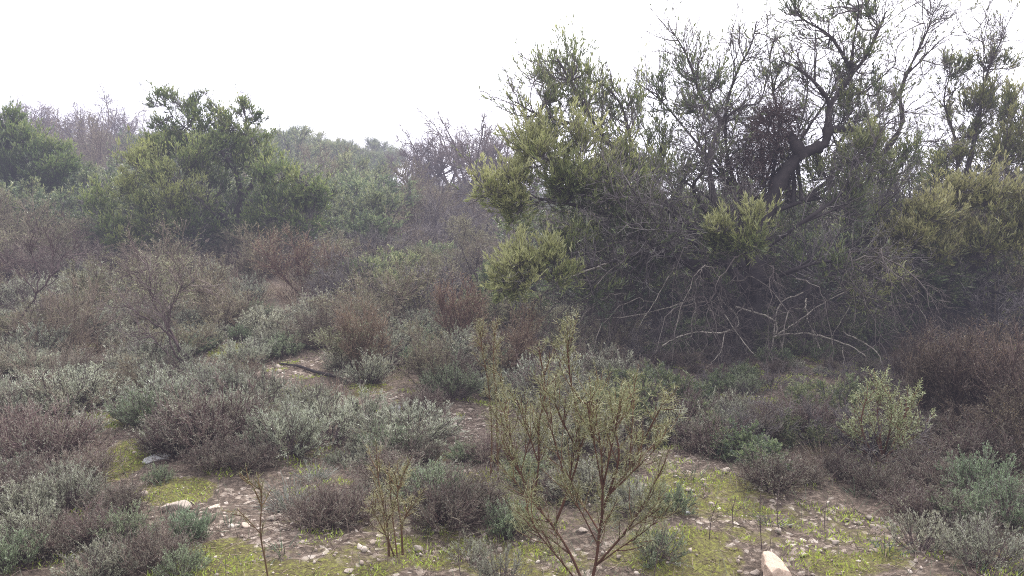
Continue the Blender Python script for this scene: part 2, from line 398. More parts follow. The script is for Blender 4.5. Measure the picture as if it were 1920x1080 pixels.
def assemble(rg, limbs, clumps, lm, dens=1.0, leafL=.07, leafW=.013, outward=None, twigmat='grey_twig', bare=0, sub=9, leafy=.3):
    """limbs: (points, r0, r1); clumps: (centre, radii, tint[, dens])"""
    w = MB(); tw = MB(); f = MB()
    allp = []
    for pts, r0, r1 in limbs:
        K = len(pts); R = (r0 + (r1 - r0) * np.linspace(0, 1, K) ** .8)[None]
        if r0 > .025: R = R * (1 + .14 * rg.normal(size=(1, K)))
        w.tubes(np.asarray(pts)[None], R, 8 if r0 > .03 else 5, .35)
        allp.append(np.asarray(pts))
    AP = np.concatenate(allp)
    for cl in clumps:
        c, rad, tint = np.asarray(cl[0]), np.asarray(cl[1]), cl[2]
        dn = dens * (cl[3] if len(cl) > 3 else 1)
        lmx = cl[4] if len(cl) > 4 else None
        hub = AP[np.argmin(np.linalg.norm(AP - (c - np.array([0, 0, rad[2] * .5])), axis=1) + 1e-6)]
        ns = max(4, int(sub * (rad[0] * rad[2] / .25) ** .5))
        sd = rg.normal(size=(ns, 3)); sd = nrm(sd) * rg.uniform(.15, .75, (ns, 1)) ** .7 * rad
        shub = c + sd - np.array([0, 0, rad[2] * .25])
        dv = shub - hub
        L = np.linalg.norm(dv, axis=1)
        K = 6; u = np.linspace(0, 1, K)[None, :, None]
        S = hub + dv[:, None] * u + np.sin(u * PI) * (rg.normal(0, .1, (ns, 1, 3)) * L[:, None, None]) + rg.normal(0, .012, (ns, K, 3)) * np.minimum(1, L)[:, None, None]
        tw.tubes(S, np.linspace(.011, .005, K)[None] * np.ones((ns, 1)), 4, rg.uniform(.2, .6, ns))
        nt_ = max(4, int(13 * dn))
        B, BR = kids(S, None, nt_, .35, 1, 40, 18, 1.0, .0036, 6, .11, (0, 0, .20), .45, 0, rg)
        # scale twig length to the clump
        sc_ = (.95 * rad.mean() * rg.uniform(.4, 1.3, len(B)))
        B = B[:, :1] + (B - B[:, :1]) * sc_[:, None, None]
        tw.tubes(B, BR, 3, rg.uniform(.2, .8, len(B)))
        D, DR = kids(B, None, 4, .2, .95, 32, 12, 1.0, .0022, 4, .11, (0, 0, .22), .5, 0, rg)
        D = D[:, :1] + (D - D[:, :1]) * (.42 * rad.mean() * rg.uniform(.4, 1.3, len(D)))[:, None, None]
        tw.tubes(D, DR, 3, rg.uniform(.2, .8, len(D)))
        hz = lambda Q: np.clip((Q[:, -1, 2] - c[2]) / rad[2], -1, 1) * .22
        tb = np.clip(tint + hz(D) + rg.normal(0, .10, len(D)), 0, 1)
        if dn > .05 and lmx != 'none':
            tgt = f
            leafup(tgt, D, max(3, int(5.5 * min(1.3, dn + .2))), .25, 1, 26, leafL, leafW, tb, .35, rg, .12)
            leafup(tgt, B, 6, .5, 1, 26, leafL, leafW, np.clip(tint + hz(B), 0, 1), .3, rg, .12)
    if bare:
        for pts, r0, r1 in limbs:
            if len(pts) < 4 or r0 > .08: continue
            Pt = np.asarray(pts)[None]; ln = np.linalg.norm(np.diff(pts, axis=0), axis=1).sum()
            n = int(bare * ln)
            if n < 1: continue
            B, BR = kids(Pt, None, n, .15, 1, 48, 14, .55, .006, 6, .18, (0, 0, .10), .35, .3, rg)
            D, DR = kids(B, BR, 6, .2, .98, 40, 14, .26, .0032, 4, .2, (0, 0, .08), .5, .4, rg)
            E, ER = kids(D, DR, 3, .2, 1, 38, 14, .12, .002, 3, .2, (0, 0, .06), .5, .3, rg)
            tw.tubes(B, BR, 4, rg.uniform(.2, .7, len(B))); tw.tubes(D, DR, 3, rg.uniform(.2, .8, len(D))); tw.tubes(E, ER, 3, rg.uniform(.2, .9, len(E)))
            if leafy:
                k = rg.uniform(size=len(D)) < leafy
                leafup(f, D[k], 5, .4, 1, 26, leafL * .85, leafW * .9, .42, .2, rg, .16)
    return [('trunk', w.mesh('tree_trunk', M['bark'], True)), ('twigs', tw.mesh('tree_twigs', M[twigmat])), ('crown', f.mesh('tree_crown', M[lm]) if f.v else None)]

def thorny(seed, limbs, nk=7, L=.22, mat='thorn', stem='thorn_stem', spine=.034, sw=.0017, spn=30, r2=.0026):
    """spiny shrub: limbs (points, r0, r1) with side shoots that carry stiff spines"""
    rg = np.random.default_rng(seed)
    w = MB(); f = MB()
    for pts, r0, r1 in limbs:
        K = len(pts); Pt = np.asarray(pts)[None]; R = np.linspace(r0, r1, K)[None]
        w.tubes(Pt, R, 6, .4)
        ln = np.linalg.norm(np.diff(pts, axis=0), axis=1).sum()
        B, BR = kids(Pt, None, max(2, int(nk * ln / .35)), .25, 1, 34, 12, L, r2, 6, .1, (0, 0, .14), .45, .3, rg)
        D, DR = kids(B, BR, 3, .15, .95, 50, 12, L * .36, .0016, 4, .1, (0, 0, .06), .5, .3, rg)
        w.tubes(B, BR, 4, rg.uniform(.2, .9, len(B)))
        f.tubes(D, DR, 3, rg.uniform(.3, .7, len(D)))
        leafup(f, D, spn // 3, .1, 1, 58, spine * .8, sw, rg.uniform(.2, .8, len(D)), .05, rg)
        leafup(f, B, int(spn * .6), .1, 1, 60, spine, sw, rg.uniform(.2, .8, len(B)), .05, rg)
        leafup(f, Pt, int(60 * ln) + 6, .12, 1, 62, spine * 1.1, sw, .6, .05, rg)
    return [('stems', w.mesh('thorny_stems', M[stem])), ('spines', f.mesh('thorny_spines', M[mat]))]

def tuft(seed, mat='grass', n=70, L=.3, lean=50, droop=-.12, wd=.004, K=5):
    rg = np.random.default_rng(seed)
    d = hemi(n, lean, rg)
    A, AR = grow(d * np.array([.05, .05, 0]), d, L * rg.uniform(.5, 1.1, n), wd / 2, K, .08, (0, 0, droop), .3, rg)
    w = MB(); w.tubes(A, AR, 3, rg.uniform(0, 1, n))
    return w

_ico = None
def ico(sub):
    import bmesh
    bm = bmesh.new(); bmesh.ops.create_icosphere(bm, subdivisions=sub, radius=1)
    v = np.array([x.co[:] for x in bm.verts]); f = np.array([[x.index for x in p.verts] for p in bm.faces]); bm.free()
    return v, f

def rock(seed, sub=4, mat='stone', flat=.55, cuts=9, lo=.55, hi=.85):
    rg = np.random.default_rng(seed); v, f = ico(sub); v = v.copy()
    nv = v.copy()
    for k in range(cuts):                                   # planar breaks give limestone facets
        n = nrm(rg.normal(size=3)); h = rg.uniform(lo, hi)
        dd = v @ n - h; m = dd > 0
        v[m] -= dd[m, None] * n * .92
    ph = rg.uniform(0, 6, (5, 3)); 
    for k, (fr, am) in enumerate([(2, .07), (4.5, .035), (9, .02), (17, .012)]):
        v += nv * (am * (np.sin(fr * v[:, 0] + ph[k, 0]) * np.sin(fr * v[:, 1] + ph[k, 1]) + np.sin(fr * v[:, 2] + ph[k, 2]) * np.cos(fr * v[:, 0] + ph[k, 1])))[:, None]
    v *= np.array([1, rg.uniform(.7, .95), flat])
    mb = MB(); mb.add(v, f, rg.uniform(.3, .8))
    return mb.mesh('stone', M[mat], False)

exec_sections = True
# ================================================================== SETTING
def build_world():
    w = bpy.data.worlds.new('World'); sc.world = w; w.use_nodes = True
    nt = w.node_tree; N = nt.nodes.new; K = nt.links.new
    bg = nt.nodes['Background']
    sky = N('ShaderNodeTexSky'); sky.sky_type = 'NISHITA'; sky.sun_disc = False
    sky.sun_elevation = math.radians(42); sky.sun_rotation = math.radians(18)
    sky.dust_density = 6; sky.air_density = 1.2; sky.ozone_density = 2
    K(sky.outputs[0], bg.inputs['Color']); bg.inputs['Strength'].default_value = .1
    b2 = N('ShaderNodeBackground'); b2.inputs['Color'].default_value = (1.0, .985, 1.02, 1); 
    # overcast brightness: strongest round the hidden sun, dimmer behind the viewer
    tc = N('ShaderNodeTexCoord'); dt = N('ShaderNodeVectorMath'); dt.operation = 'DOT_PRODUCT'
    e_, a_ = math.radians(42), math.radians(18)
    K(tc.outputs['Generated'], dt.inputs[0]); dt.inputs[1].default_value = (math.sin(a_) * math.cos(e_), math.cos(a_) * math.cos(e_), math.sin(e_))
    mx = N('ShaderNodeMath'); mx.operation = 'MAXIMUM'; K(dt.outputs['Value'], mx.inputs[0]); mx.inputs[1].default_value = 0
    pw = N('ShaderNodeMath'); pw.operation = 'POWER'; K(mx.outputs[0], pw.inputs[0]); pw.inputs[1].default_value = 1.6
    cn = N('ShaderNodeTexNoise'); cn.inputs['Scale'].default_value = 2.2; cn.inputs['Detail'].default_value = 5; K(tc.outputs['Generated'], cn.inputs['Vector'])
    ma = N('ShaderNodeMath'); ma.operation = 'MULTIPLY_ADD'; K(pw.outputs[0], ma.inputs[0]); ma.inputs[1].default_value = 3.2; ma.inputs[2].default_value = 1.5
    m2 = N('ShaderNodeMath'); m2.operation = 'MULTIPLY_ADD'; K(cn.outputs['Fac'], m2.inputs[0]); m2.inputs[1].default_value = .5; K(ma.outputs[0], m2.inputs[2])
    K(m2.outputs[0], b2.inputs['Strength'])
    ad = N('ShaderNodeMixShader'); ad.inputs[0].default_value = .88
    K(bg.outputs[0], ad.inputs[1]); K(b2.outputs[0], ad.inputs[2]); K(ad.outputs[0], nt.nodes['World Output'].inputs['Surface'])
    L = bpy.data.lights.new('sun', 'SUN'); L.energy = 5.0; L.angle = math.radians(9); L.color = (1, .95, .86)
    o = bpy.data.objects.new('sun', L); COL.objects.link(o)
    el, az = math.radians(42), math.radians(18)
    d = Vector((math.sin(az) * math.cos(el), math.cos(az) * math.cos(el), math.sin(el)))   # towards the sun: ahead of the camera, a little right
    o.rotation_euler = (-d).to_track_quat('-Z', 'Y').to_euler()
    o.location = (0, 0, 20)

def build_camera():
    cd = bpy.data.cameras.new('camera'); cd.sensor_width = 36; cd.lens = 36 * F / 1920; cd.clip_end = 3000; cd.clip_start = .05
    o = bpy.data.objects.new('camera', cd); COL.objects.link(o)
    o.location = CAM; o.rotation_euler = (PI / 2 - PITCH, 0, 0)
    sc.camera = o

# bare patches of ground, given where the photo shows them: (px, py, rx, ry, moss)
BARE = [(565, 688, 85, 24, .35), (690, 735, 50, 13, .5), (740, 752, 30, 14, .4), (865, 800, 62, 36, .1), (960, 772, 40, 16, .3),
        (235, 860, 55, 55, .9), (200, 790, 60, 22, .7), (310, 925, 90, 30, .7), (450, 960, 110, 45, .2), (560, 1010, 170, 45, .35), (400, 1050, 90, 45, .8),
        (760, 1040, 200, 60, .5), (980, 1060, 160, 40, .5), (1330, 930, 150, 55, .55), (1500, 1000, 220, 75, .4), (1270, 1040, 150, 60, .6),
        (1640, 1000, 100, 45, .1), (1590, 1060, 150, 40, .6), (1250, 860, 60, 30, .2), (520, 1085, 300, 40, .65), (60, 1030, 50, 30, .3), (420, 660, 40, 14, .8), (900, 900, 40, 18, .6)]
BW = []
for (px, py, rx, ry, ms) in BARE:
    c = G(px, py); a = G(px + rx, py); q = G(px, py - ry); q2 = G(px, min(py + ry, 1120))
    BW.append((c[0], (q[1] + q2[1]) / 2, abs(a[0] - c[0]), max(.08, (q[1] - q2[1]) / 2), ms))

def bareness(x, y):
    """(bare, moss) masks at ground points"""
    b = np.zeros_like(x); m = np.zeros_like(x)
    for cx, cy, rx, ry, ms in BW:
        d = np.sqrt(((x - cx) / rx) ** 2 + ((y - cy) / ry) ** 2)
        d = d + .18 * np.sin(5 * x + 3 * y) * np.sin(4 * y - 2 * x)
        k = np.clip((1.25 - d) / .5, 0, 1)
        m = np.where(k > b, ms * k, m); b = np.maximum(b, k)
    m = np.maximum(m, .34 * (1 - b))
    return b, m

def build_ground():
    xs = np.concatenate([np.linspace(-700, -40, 24)[:-1], np.linspace(-40, -6, 50)[:-1], np.linspace(-6, 6, 200), np.linspace(6, 40, 50)[1:], np.linspace(40, 700, 24)[1:]])
    ys = np.concatenate([np.linspace(-60, 1, 20)[:-1], np.linspace(1, 12, 190), np.linspace(12, 70, 90)[1:], np.linspace(70, 900, 30)[1:]])
    X, Y = np.meshgrid(xs, ys); Z = H(X, Y)
    rg = np.random.default_rng(3)
    Z = Z + rg.normal(0, .006, Z.shape) * (np.abs(X) < 6) * (Y < 12) * (Y > 1)
    V = np.stack([X, Y, Z], -1).reshape(-1, 3)
    nx, ny = len(xs), len(ys)
    i = np.arange(ny - 1)[:, None] * nx + np.arange(nx - 1)[None]
    f = np.stack([i, i + 1, i + nx + 1, i + nx], -1).reshape(-1, 4)
    mb = MB(); mb.add(V, f, .5); me = mb.mesh('ground', M['ground'], True)
    b, m = bareness(V[:, 0], V[:, 1])
    for nm, a in (('bare', b), ('moss', m)):
        at = me.attributes.new(nm, 'FLOAT', 'POINT'); at.data.foreach_set('value', a.astype(np.float32))
    single('ground', me, (0, 0, 0), kind='structure')

def build_haze():
    """thin winter haze over the hillside: absorbs and glows a little along every line of sight"""
    m = bpy.data.materials.new('haze'); m.use_nodes = True
    nt = m.node_tree; nt.nodes.clear(); N = nt.nodes.new; K = nt.links.new
    sg = HAZE
    ab = N('ShaderNodeVolumeAbsorption'); ab.inputs['Color'].default_value = (0, 0, 0, 1); ab.inputs['Density'].default_value = sg
    em = N('ShaderNodeEmission'); em.inputs['Color'].default_value = (1.14, 1.13, 1.5, 1); em.inputs['Strength'].default_value = sg * 1.0
    ad = N('ShaderNodeAddShader'); K(ab.outputs[0], ad.inputs[0]); K(em.outputs[0], ad.inputs[1])
    o = N('ShaderNodeOutputMaterial'); K(ad.outputs[0], o.inputs['Volume'])
    v, f = [], []
    x0, x1, y0, y1, z0, z1 = -300, 300, -20, 260, -3, 40
    V = np.array([[x, y, z] for x in (x0, x1) for y in (y0, y1) for z in (z0, z1)], float)
    f = np.array([[0, 1, 3, 2], [4, 6, 7, 5], [0, 4, 5, 1], [2, 3, 7, 6], [0, 2, 6, 4], [1, 5, 7, 3]])
    mb = MB(); mb.add(V, f, .5)
    single('haze', mb.mesh('haze', m), (0, 0, 0), kind='structure')
HAZE = .0034

build_world(); build_camera(); build_ground(); build_haze()

# ================================================================== GROUND STUFF
def scatter(n, x0, x1, y0, y1, rg):
    return rg.uniform(x0, x1, n), rg.uniform(y0, y1, n)

def inview(x, y, margin=.1):
    return np.abs(x) < (.65 + margin) * y + .2

def build_gravel():
    rg = np.random.default_rng(11)
    x, y = scatter(75000, -6, 6, 2.6, 11, rg)
    b, m = bareness(x, y)
    cl_ = np.clip(.55 + .8 * np.sin(5.3 * x + 1.7 * np.sin(3.1 * y)) * np.sin(6.1 * y + 1.3 * np.sin(4.3 * x)) + .4 * np.sin(13 * x + 9 * y), .05, 1.5)
    k = inview(x, y) & (rg.uniform(size=len(x)) < cl_ * b * (.62 - .3 * m) + .12)
    x, y = x[k], y[k]
    n = len(x); iv, fi = ico(1)
    s = np.clip(.0048 * np.exp(rg.normal(0, .6, n)), .002, .022)
    A = rg.normal(size=(n, 3, 3)); A = np.linalg.qr(A)[0]
    st = np.stack([rg.uniform(.8, 1.4, n), rg.uniform(.7, 1.1, n), rg.uniform(.4, .9, n)], -1)
    j = 1 + rg.normal(0, .16, (n, len(iv), 1))
    V = (iv[None] * j * st[:, None]) @ A.transpose(0, 2, 1)
    V = V * s[:, None, None] * np.array([1, 1, .75]) + np.stack([x, y, H(x, y) + s * .05], -1)[:, None]
    f = (fi[None] + (np.arange(n) * len(iv))[:, None, None]).reshape(-1, 3)
    mb = MB(); mb.add(V.reshape(-1, 3), f, np.repeat(rg.uniform(0, 1, n), len(iv)))
    single('gravel', mb.mesh('gravel', M['stone']), (0, 0, 0), 'loose pale limestone gravel strewn over the bare ground', 'gravel', kind='stuff')
    print('gravel', n)

def build_moss():
    rg = np.random.default_rng(12)
    x, y = scatter(260000, -6, 6, 2.6, 10, rg)
    b, m = bareness(x, y)
    nz = np.sin(7 * x + 2 * np.sin(5 * y)) * np.sin(8 * y + 1.5 * np.sin(4 * x)) + .5 * np.sin(19 * x + 3) * np.sin(17 * y)
    k = inview(x, y) & (m * 1.5 + .6 * nz > .8)
    x, y = x[k], y[k]; n = len(x)
    pos = np.stack([x, y, H(x, y) + .002], -1)
    d = np.stack([rg.normal(0, .6, n), rg.normal(0, .6, n), np.ones(n)], -1)
    mb = MB(); mb.leaves(pos, d, rg.uniform(.010, .034, n), .0055, np.clip(.6 + .2 * nz[k] + rg.normal(0, .18, n), 0, 1), rg=rg)
    single('moss', mb.mesh('moss', M['moss']), (0, 0, 0), 'yellow-green moss covering the ground between the bushes', 'moss', kind='stuff')
    print('moss', n)

def build_litter():
    rg = np.random.default_rng(13)
    x, y = scatter(70000, -8, 8, 2.6, 13, rg)
    k = inview(x, y); x, y = x[k], y[k]; n = len(x)
    d = np.stack([rg.normal(0, 1, n), rg.normal(0, 1, n), rg.uniform(-.05, .35, n)], -1)
    A, AR = grow(np.stack([x, y, H(x, y) + .004], -1), d, rg.uniform(.03, .14, n), .0013, 3, .25, (0, 0, 0), .6, rg)
    mb = MB(); mb.tubes(A, AR, 3, rg.uniform(0, 1, n))
    single('twig_litter', mb.mesh('litter', M['litter']), (0, 0, 0), 'dead twigs and stalks littering the ground under the bushes', 'litter', kind='stuff')
    x, y = scatter(26000, -7, 7, 2.6, 12, rg)
    k = inview(x, y) & (np.sin(3 * x + 1) * np.sin(2.3 * y) + rg.normal(0, .5, len(x)) > .1); x, y = x[k], y[k]; n = len(x)
    A, AR = grow(np.stack([x, y, H(x, y)], -1), np.stack([rg.normal(0, .45, n), rg.normal(0, .45, n), np.ones(n)], -1), rg.uniform(.04, .16, n), .0013, 4, .1, (0, 0, -.06), .3, rg)
    mb = MB(); mb.tubes(A, AR, 3, rg.uniform(0, 1, n))
    single('sparse_grass', mb.mesh('sparse_grass', M['strap']), (0, 0, 0), 'sparse short green grass sprouting through moss and gravel', 'grass', kind='stuff')

build_gravel(); build_moss(); build_litter()

# ================================================================== BIG TREE
def PL(*a):                                         # limb from photo points
    return [P(*p) for p in a]

def big_tree():
    rg = np.random.default_rng(21)
    b = G(1415, 655); by = b[1]
    y0 = by
    def off(pts): return [P(px, py, y0 + d) for px, py, d in pts]
    limbs = []
    def limb(pts, r0, r1, n=None):
        q = off(pts) if len(pts[0]) == 3 and isinstance(pts[0], tuple) else pts
        limbs.append((spline(q, n or 4 * len(pts)), r0, r1))
    # main bole and its swan-neck
    bole = [tuple(b - np.array([0, 0, .1]))] + off([(1412, 580, 0), (1418, 490, .05), (1436, 410, .1), (1462, 340, .1), (1500, 288, .05)])
    limbs.append((spline(bole, 24), .11, .082))
    limb([(1498, 290, .05), (1528, 278, 0), (1547, 268, 0), (1553, 235, 0), (1555, 200, .05), (1570, 178, .1), (1597, 140, .1), (1622, 108, .15), (1647, 57, .2), (1662, 20, .2)], .068, .007)
    limb([(1505, 292, .05), (1490, 268, 0), (1478, 248, 0)], .08, .045)
    limb([(1557, 212, .05), (1552, 187, 0), (1523, 150, -.1), (1493, 127, -.1), (1463, 113, -.2)], .035, .006)
    limb([(1598, 136, .1), (1573, 90, .2), (1547, 60, .3), (1500, 30, .3), (1470, -30, .3)], .025, .006)
    limb([(1528, 152, -.1), (1528, 100, -.1), (1530, 43, -.1)], .012, .004)
    limb([(1597, 138, .1), (1600, 80, 0), (1610, 20, -.1), (1600, -40, -.1)], .018, .005)
    limb([(1555, 245, 0), (1575, 242, .1), (1600, 246, .2)], .05, .03)
    limb([(1575, 178, .1), (1620, 172, .3), (1680, 120, .4)], .018, .005)
    # left limbs
    limb([(1412, 560, 0), (1340, 465, -.2), (1273, 410, -.3), (1240, 377, -.4), (1187, 327, -.5), (1147, 273, -.5), (1115, 235, -.5), (1080, 170, -.5), (1045, 110, -.4)], .06, .01)
    limb([(1187, 327, -.5), (1180, 250, -.3), (1160, 190, -.2), (1120, 150, -.2)], .025, .006)
    limb([(1147, 273, -.5), (1080, 235, -.7), (1010, 215, -.7), (965, 190, -.7)], .025, .006)
    limb([(1410, 600, 0), (1310, 505, -.5), (1240, 470, -.8), (1213, 447, -.9), (1187, 420, -.9), (1147, 383, -1), (1100, 345, -1), (1030, 300, -1.0)], .055, .009)
    limb([(1187, 420, -.9), (1100, 390, -1), (1000, 370, -1), (900, 350, -1)], .028, .006)
    limb([(1240, 470, -.8), (1180, 480, -1.1), (1110, 500, -1.3), (1000, 520, -1.5)], .02, .006)
    limb([(1390, 500, 0), (1350, 420, -.4), (1330, 300, -.3), (1350, 227, 0), (1317, 187, .1), (1290, 110, .1), (1262, 60, .1)], .045, .006)
    limb([(1425, 450, .05), (1370, 320, .3), (1360, 217, .3), (1380, 140, .3), (1408, 85, .3), (1420, 35, .3)], .032, .004)
    limb([(1380, 140, .3), (1372, 100, .3), (1368, 72, .3)], .008, .003)
    limb([(1360, 330, .3), (1300, 260, .5), (1240, 190, .5), (1182, 145, .5)], .02, .004)
    limb([(1350, 230, 0), (1390, 200, -.1), (1425, 190, -.1), (1440, 130, -.1)], .016, .005)
    limb([(1432, 420, .1), (1460, 250, .4), (1450, 170, .4), (1440, 90, .4)], .025, .005)
    # right limbs
    limb([(1420, 620, 0), (1500, 560, .3), (1580, 460, .4), (1593, 403, .4), (1612, 370, .4), (1650, 300, .5), (1690, 235, .5), (1688, 180, .5), (1700, 140, .5), (1727, 83, .5), (1742, 50, .5), (1750, 22, .5)], .06, .004)
    limb([(1702, 138, .5), (1727, 113, .5), (1763, 77, .5), (1790, 60, .5)], .012, .003)
    limb([(1727, 83, .5), (1735, 50, .55), (1722, 25, .55)], .008, .003)
    limb([(1440, 400, .1), (1520, 370, .1), (1600, 320, .2), (1640, 260, .3)], .03, .008)
    limb([(1418, 480, .05), (1500, 420, -.4), (1580, 360, -.4), (1600, 300, -.4)], .03, .008)
    limb([(1412, 540, 0), (1480, 510, -.6), (1560, 490, -.8), (1640, 520, -.9)], .03, .008)
    limb([(1415, 570, 0), (1400, 480, -.7), (1385, 440, -.8), (1390, 400, -.8)], .03, .008)
    nodes = np.concatenate([l[0] for l in limbs[:1]] + [l[0][:len(l[0]) // 2] for l in limbs[1:] if l[1] > .028])
    for k in range(34):
        a = rg.uniform(-.35, PI + .35); rr = rg.uniform(.6, 1.0)
        ex, ey, ed = 1440 + 400 * rr * math.cos(a), 430 - 330 * rr * math.sin(a) * (1 - .25 * (math.cos(a) < -.5)), rg.normal(0, .75)
        if abs(ex - 1490) < 150: ed = .35 + abs(ed)
        if ex > 1150 or ey > 260 or rg.uniform() < .5:
            e = P(ex, ey, y0 + ed)
            st = nodes[np.argmin(np.linalg.norm(nodes - (e * .42 + b * .58 + np.array([0, 0, .35])), axis=1) + rg.uniform(0, .5, len(nodes)))]
            m1 = st + (e - st) * .35 + rg.normal(0, .14, 3); m2 = st + (e - st) * .7 + rg.normal(0, .16, 3) + np.array([0, 0, .05])
            limbs.append((spline([st, m1, m2, e], 14), rg.uniform(.014, .028), .004))
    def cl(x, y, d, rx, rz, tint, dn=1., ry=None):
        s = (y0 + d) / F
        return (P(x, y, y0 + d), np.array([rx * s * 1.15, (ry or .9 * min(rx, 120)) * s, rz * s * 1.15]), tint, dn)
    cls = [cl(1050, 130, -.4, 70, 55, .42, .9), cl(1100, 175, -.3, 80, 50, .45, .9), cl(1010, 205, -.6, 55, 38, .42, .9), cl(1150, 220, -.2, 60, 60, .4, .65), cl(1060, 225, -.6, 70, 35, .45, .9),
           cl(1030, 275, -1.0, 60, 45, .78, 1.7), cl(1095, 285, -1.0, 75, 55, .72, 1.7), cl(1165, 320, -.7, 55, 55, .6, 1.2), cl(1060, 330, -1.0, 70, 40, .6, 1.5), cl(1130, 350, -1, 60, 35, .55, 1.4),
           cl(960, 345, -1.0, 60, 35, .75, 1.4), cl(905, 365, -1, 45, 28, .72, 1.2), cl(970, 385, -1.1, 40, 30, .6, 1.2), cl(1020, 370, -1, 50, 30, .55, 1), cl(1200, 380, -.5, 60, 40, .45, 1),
           cl(980, 500, -1.6, 50, 40, .9, 2.0), cl(1030, 490, -1.5, 48, 36, .8, 1.9), cl(955, 545, -1.5, 30, 25, .7, 1.2), cl(1090, 470, -1.2, 60, 40, .35, 1), cl(1150, 440, -.9, 70, 45, .3, 1), cl(1060, 420, -1, 60, 35, .35, 1), cl(1080, 540, -1.2, 80, 35, .25, .8), cl(1180, 520, -.7, 80, 45, .22, .8),  # clumps deep under the crown carry their shade as a darker leaf tint
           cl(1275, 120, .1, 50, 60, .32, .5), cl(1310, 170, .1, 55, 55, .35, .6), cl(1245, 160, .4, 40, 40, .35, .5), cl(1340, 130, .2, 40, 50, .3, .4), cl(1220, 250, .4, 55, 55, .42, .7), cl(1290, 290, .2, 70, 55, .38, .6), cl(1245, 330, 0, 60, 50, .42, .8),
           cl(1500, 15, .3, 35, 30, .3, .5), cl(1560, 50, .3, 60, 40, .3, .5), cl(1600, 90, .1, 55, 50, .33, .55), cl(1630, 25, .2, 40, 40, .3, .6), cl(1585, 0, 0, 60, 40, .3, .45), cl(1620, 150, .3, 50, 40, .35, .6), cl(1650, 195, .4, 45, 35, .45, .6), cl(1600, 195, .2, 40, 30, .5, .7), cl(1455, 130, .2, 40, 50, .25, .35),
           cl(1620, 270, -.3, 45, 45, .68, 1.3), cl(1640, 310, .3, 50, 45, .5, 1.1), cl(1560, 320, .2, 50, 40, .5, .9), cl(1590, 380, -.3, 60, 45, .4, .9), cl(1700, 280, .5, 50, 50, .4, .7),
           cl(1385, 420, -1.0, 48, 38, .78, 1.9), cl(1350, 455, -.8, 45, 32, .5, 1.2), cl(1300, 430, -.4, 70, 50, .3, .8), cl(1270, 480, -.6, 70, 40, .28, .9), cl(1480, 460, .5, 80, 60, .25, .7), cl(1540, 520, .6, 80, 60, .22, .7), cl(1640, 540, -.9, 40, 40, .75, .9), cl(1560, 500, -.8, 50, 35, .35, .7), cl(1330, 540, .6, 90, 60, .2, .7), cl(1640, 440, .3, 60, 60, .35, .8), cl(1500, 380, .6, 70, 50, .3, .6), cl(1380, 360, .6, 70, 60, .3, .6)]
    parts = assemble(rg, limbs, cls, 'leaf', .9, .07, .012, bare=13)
    # withered mistletoe-like mass round the fork
    wl = MB(); q = []
    for (x, y, d, rx, rz, n) in [(1450, 240, .1, 45, 45, 150), (1420, 285, .2, 50, 40, 170), (1390, 330, .2, 45, 50, 150), (1465, 210, .1, 30, 25, 60), (1440, 330, .3, 45, 50, 90), (1400, 400, .3, 45, 50, 110)]:
        s = (y0 + d) / F; c = P(x, y, y0 + d)
        e = nrm(rg.normal(size=(n, 3))) * rg.uniform(.1, 1, (n, 1)) ** .5 * np.array([rx, 45, rz]) * s
        A, AR = grow(c + e * .6, e + rg.normal(0, .1, (n, 3)), rg.uniform(.08, .22, n), .0028, 4, .25, (0, 0, .02), .5, rg)
        B, BR = kids(A, AR, 5, .2, 1, 45, 15, .1, .0018, 3, .2, (0, 0, .05), .5, .3, rg)
        wl.tubes(A, AR, 3, rg.uniform(.1, .7, n)); wl.tubes(B, BR, 3, rg.uniform(.2, .9, len(B)))
        leafup(wl, B, 4, .3, 1, 40, .028, .009, .5, 0, rg)
    parts.append(('withered_growth', wl.mesh('withered_growth', M['leaf_dead'])))
    # dead branches drooping to the ground
    dm = MB(); dl = []
    for k in range(50):                                    # thin whips arching over and down
        sx = rg.uniform(1090, 1700); d0 = rg.uniform(-1.0, -.3); sy = rg.uniform(470, 590); o = (sx - 1400) / 250 + rg.normal(0, .5)
        q = spline(off([(sx, sy, d0), (sx + 40 * o, sy + rg.uniform(-18, 12), d0 - .15), (sx + 95 * o, sy + rg.uniform(30, 60), d0 - .35), (sx + 120 * o, min(735, sy + rg.uniform(90, 170)), d0 - .45)]), 14)
        q += rg.normal(0, .012, q.shape)
        dm.tubes(q[None], np.linspace(rg.uniform(.005, .010), .002, 14)[None], 5, rg.uniform(.15, .65)); dl.append(q)
    def dead(pts, r0, r1, n=None):
        q = spline(off(pts), n or 5 * len(pts)); q += rg.normal(0, .004, q.shape)
        dm.tubes(q[None], np.linspace(r0, r1, len(q))[None] * .7 * (1 + .1 * rg.normal(size=(1, len(q)))), 6, .85); dl.append(q)
    dead([(1240, 468, -.8), (1190, 474, -1.0), (1120, 500, -1.3), (1045, 527, -1.5)], .022, .007)
    dead([(1235, 462, -.8), (1170, 452, -1.0), (1110, 475, -1.1), (1060, 480, -1.2)], .013, .004)
    dead([(1190, 474, -1.0), (1130, 520, -1.2), (1105, 560, -1.3)], .010, .003)
    dead([(1452, 642, -.6), (1462, 628, -.7), (1520, 626, -.8), (1572, 640, -.9), (1622, 668, -1.0), (1612, 695, -1.1), (1612, 725, -1.1)], .016, .005)
    dead([(1580, 622, -.5), (1638, 655, -.8), (1656, 690, -.9), (1658, 725, -.9)], .012, .004)
    dead([(1460, 630, -.7), (1470, 665, -.8), (1480, 700, -.9), (1540, 728, -1.1)], .014, .005)
    dead([(1440, 720, -.9), (1448, 660, -.8), (1460, 575, -.5), (1505, 548, -.3)], .014, .008)
    dead([(1380, 575, -.3), (1450, 600, -.6), (1455, 640, -.7)], .018, .010)
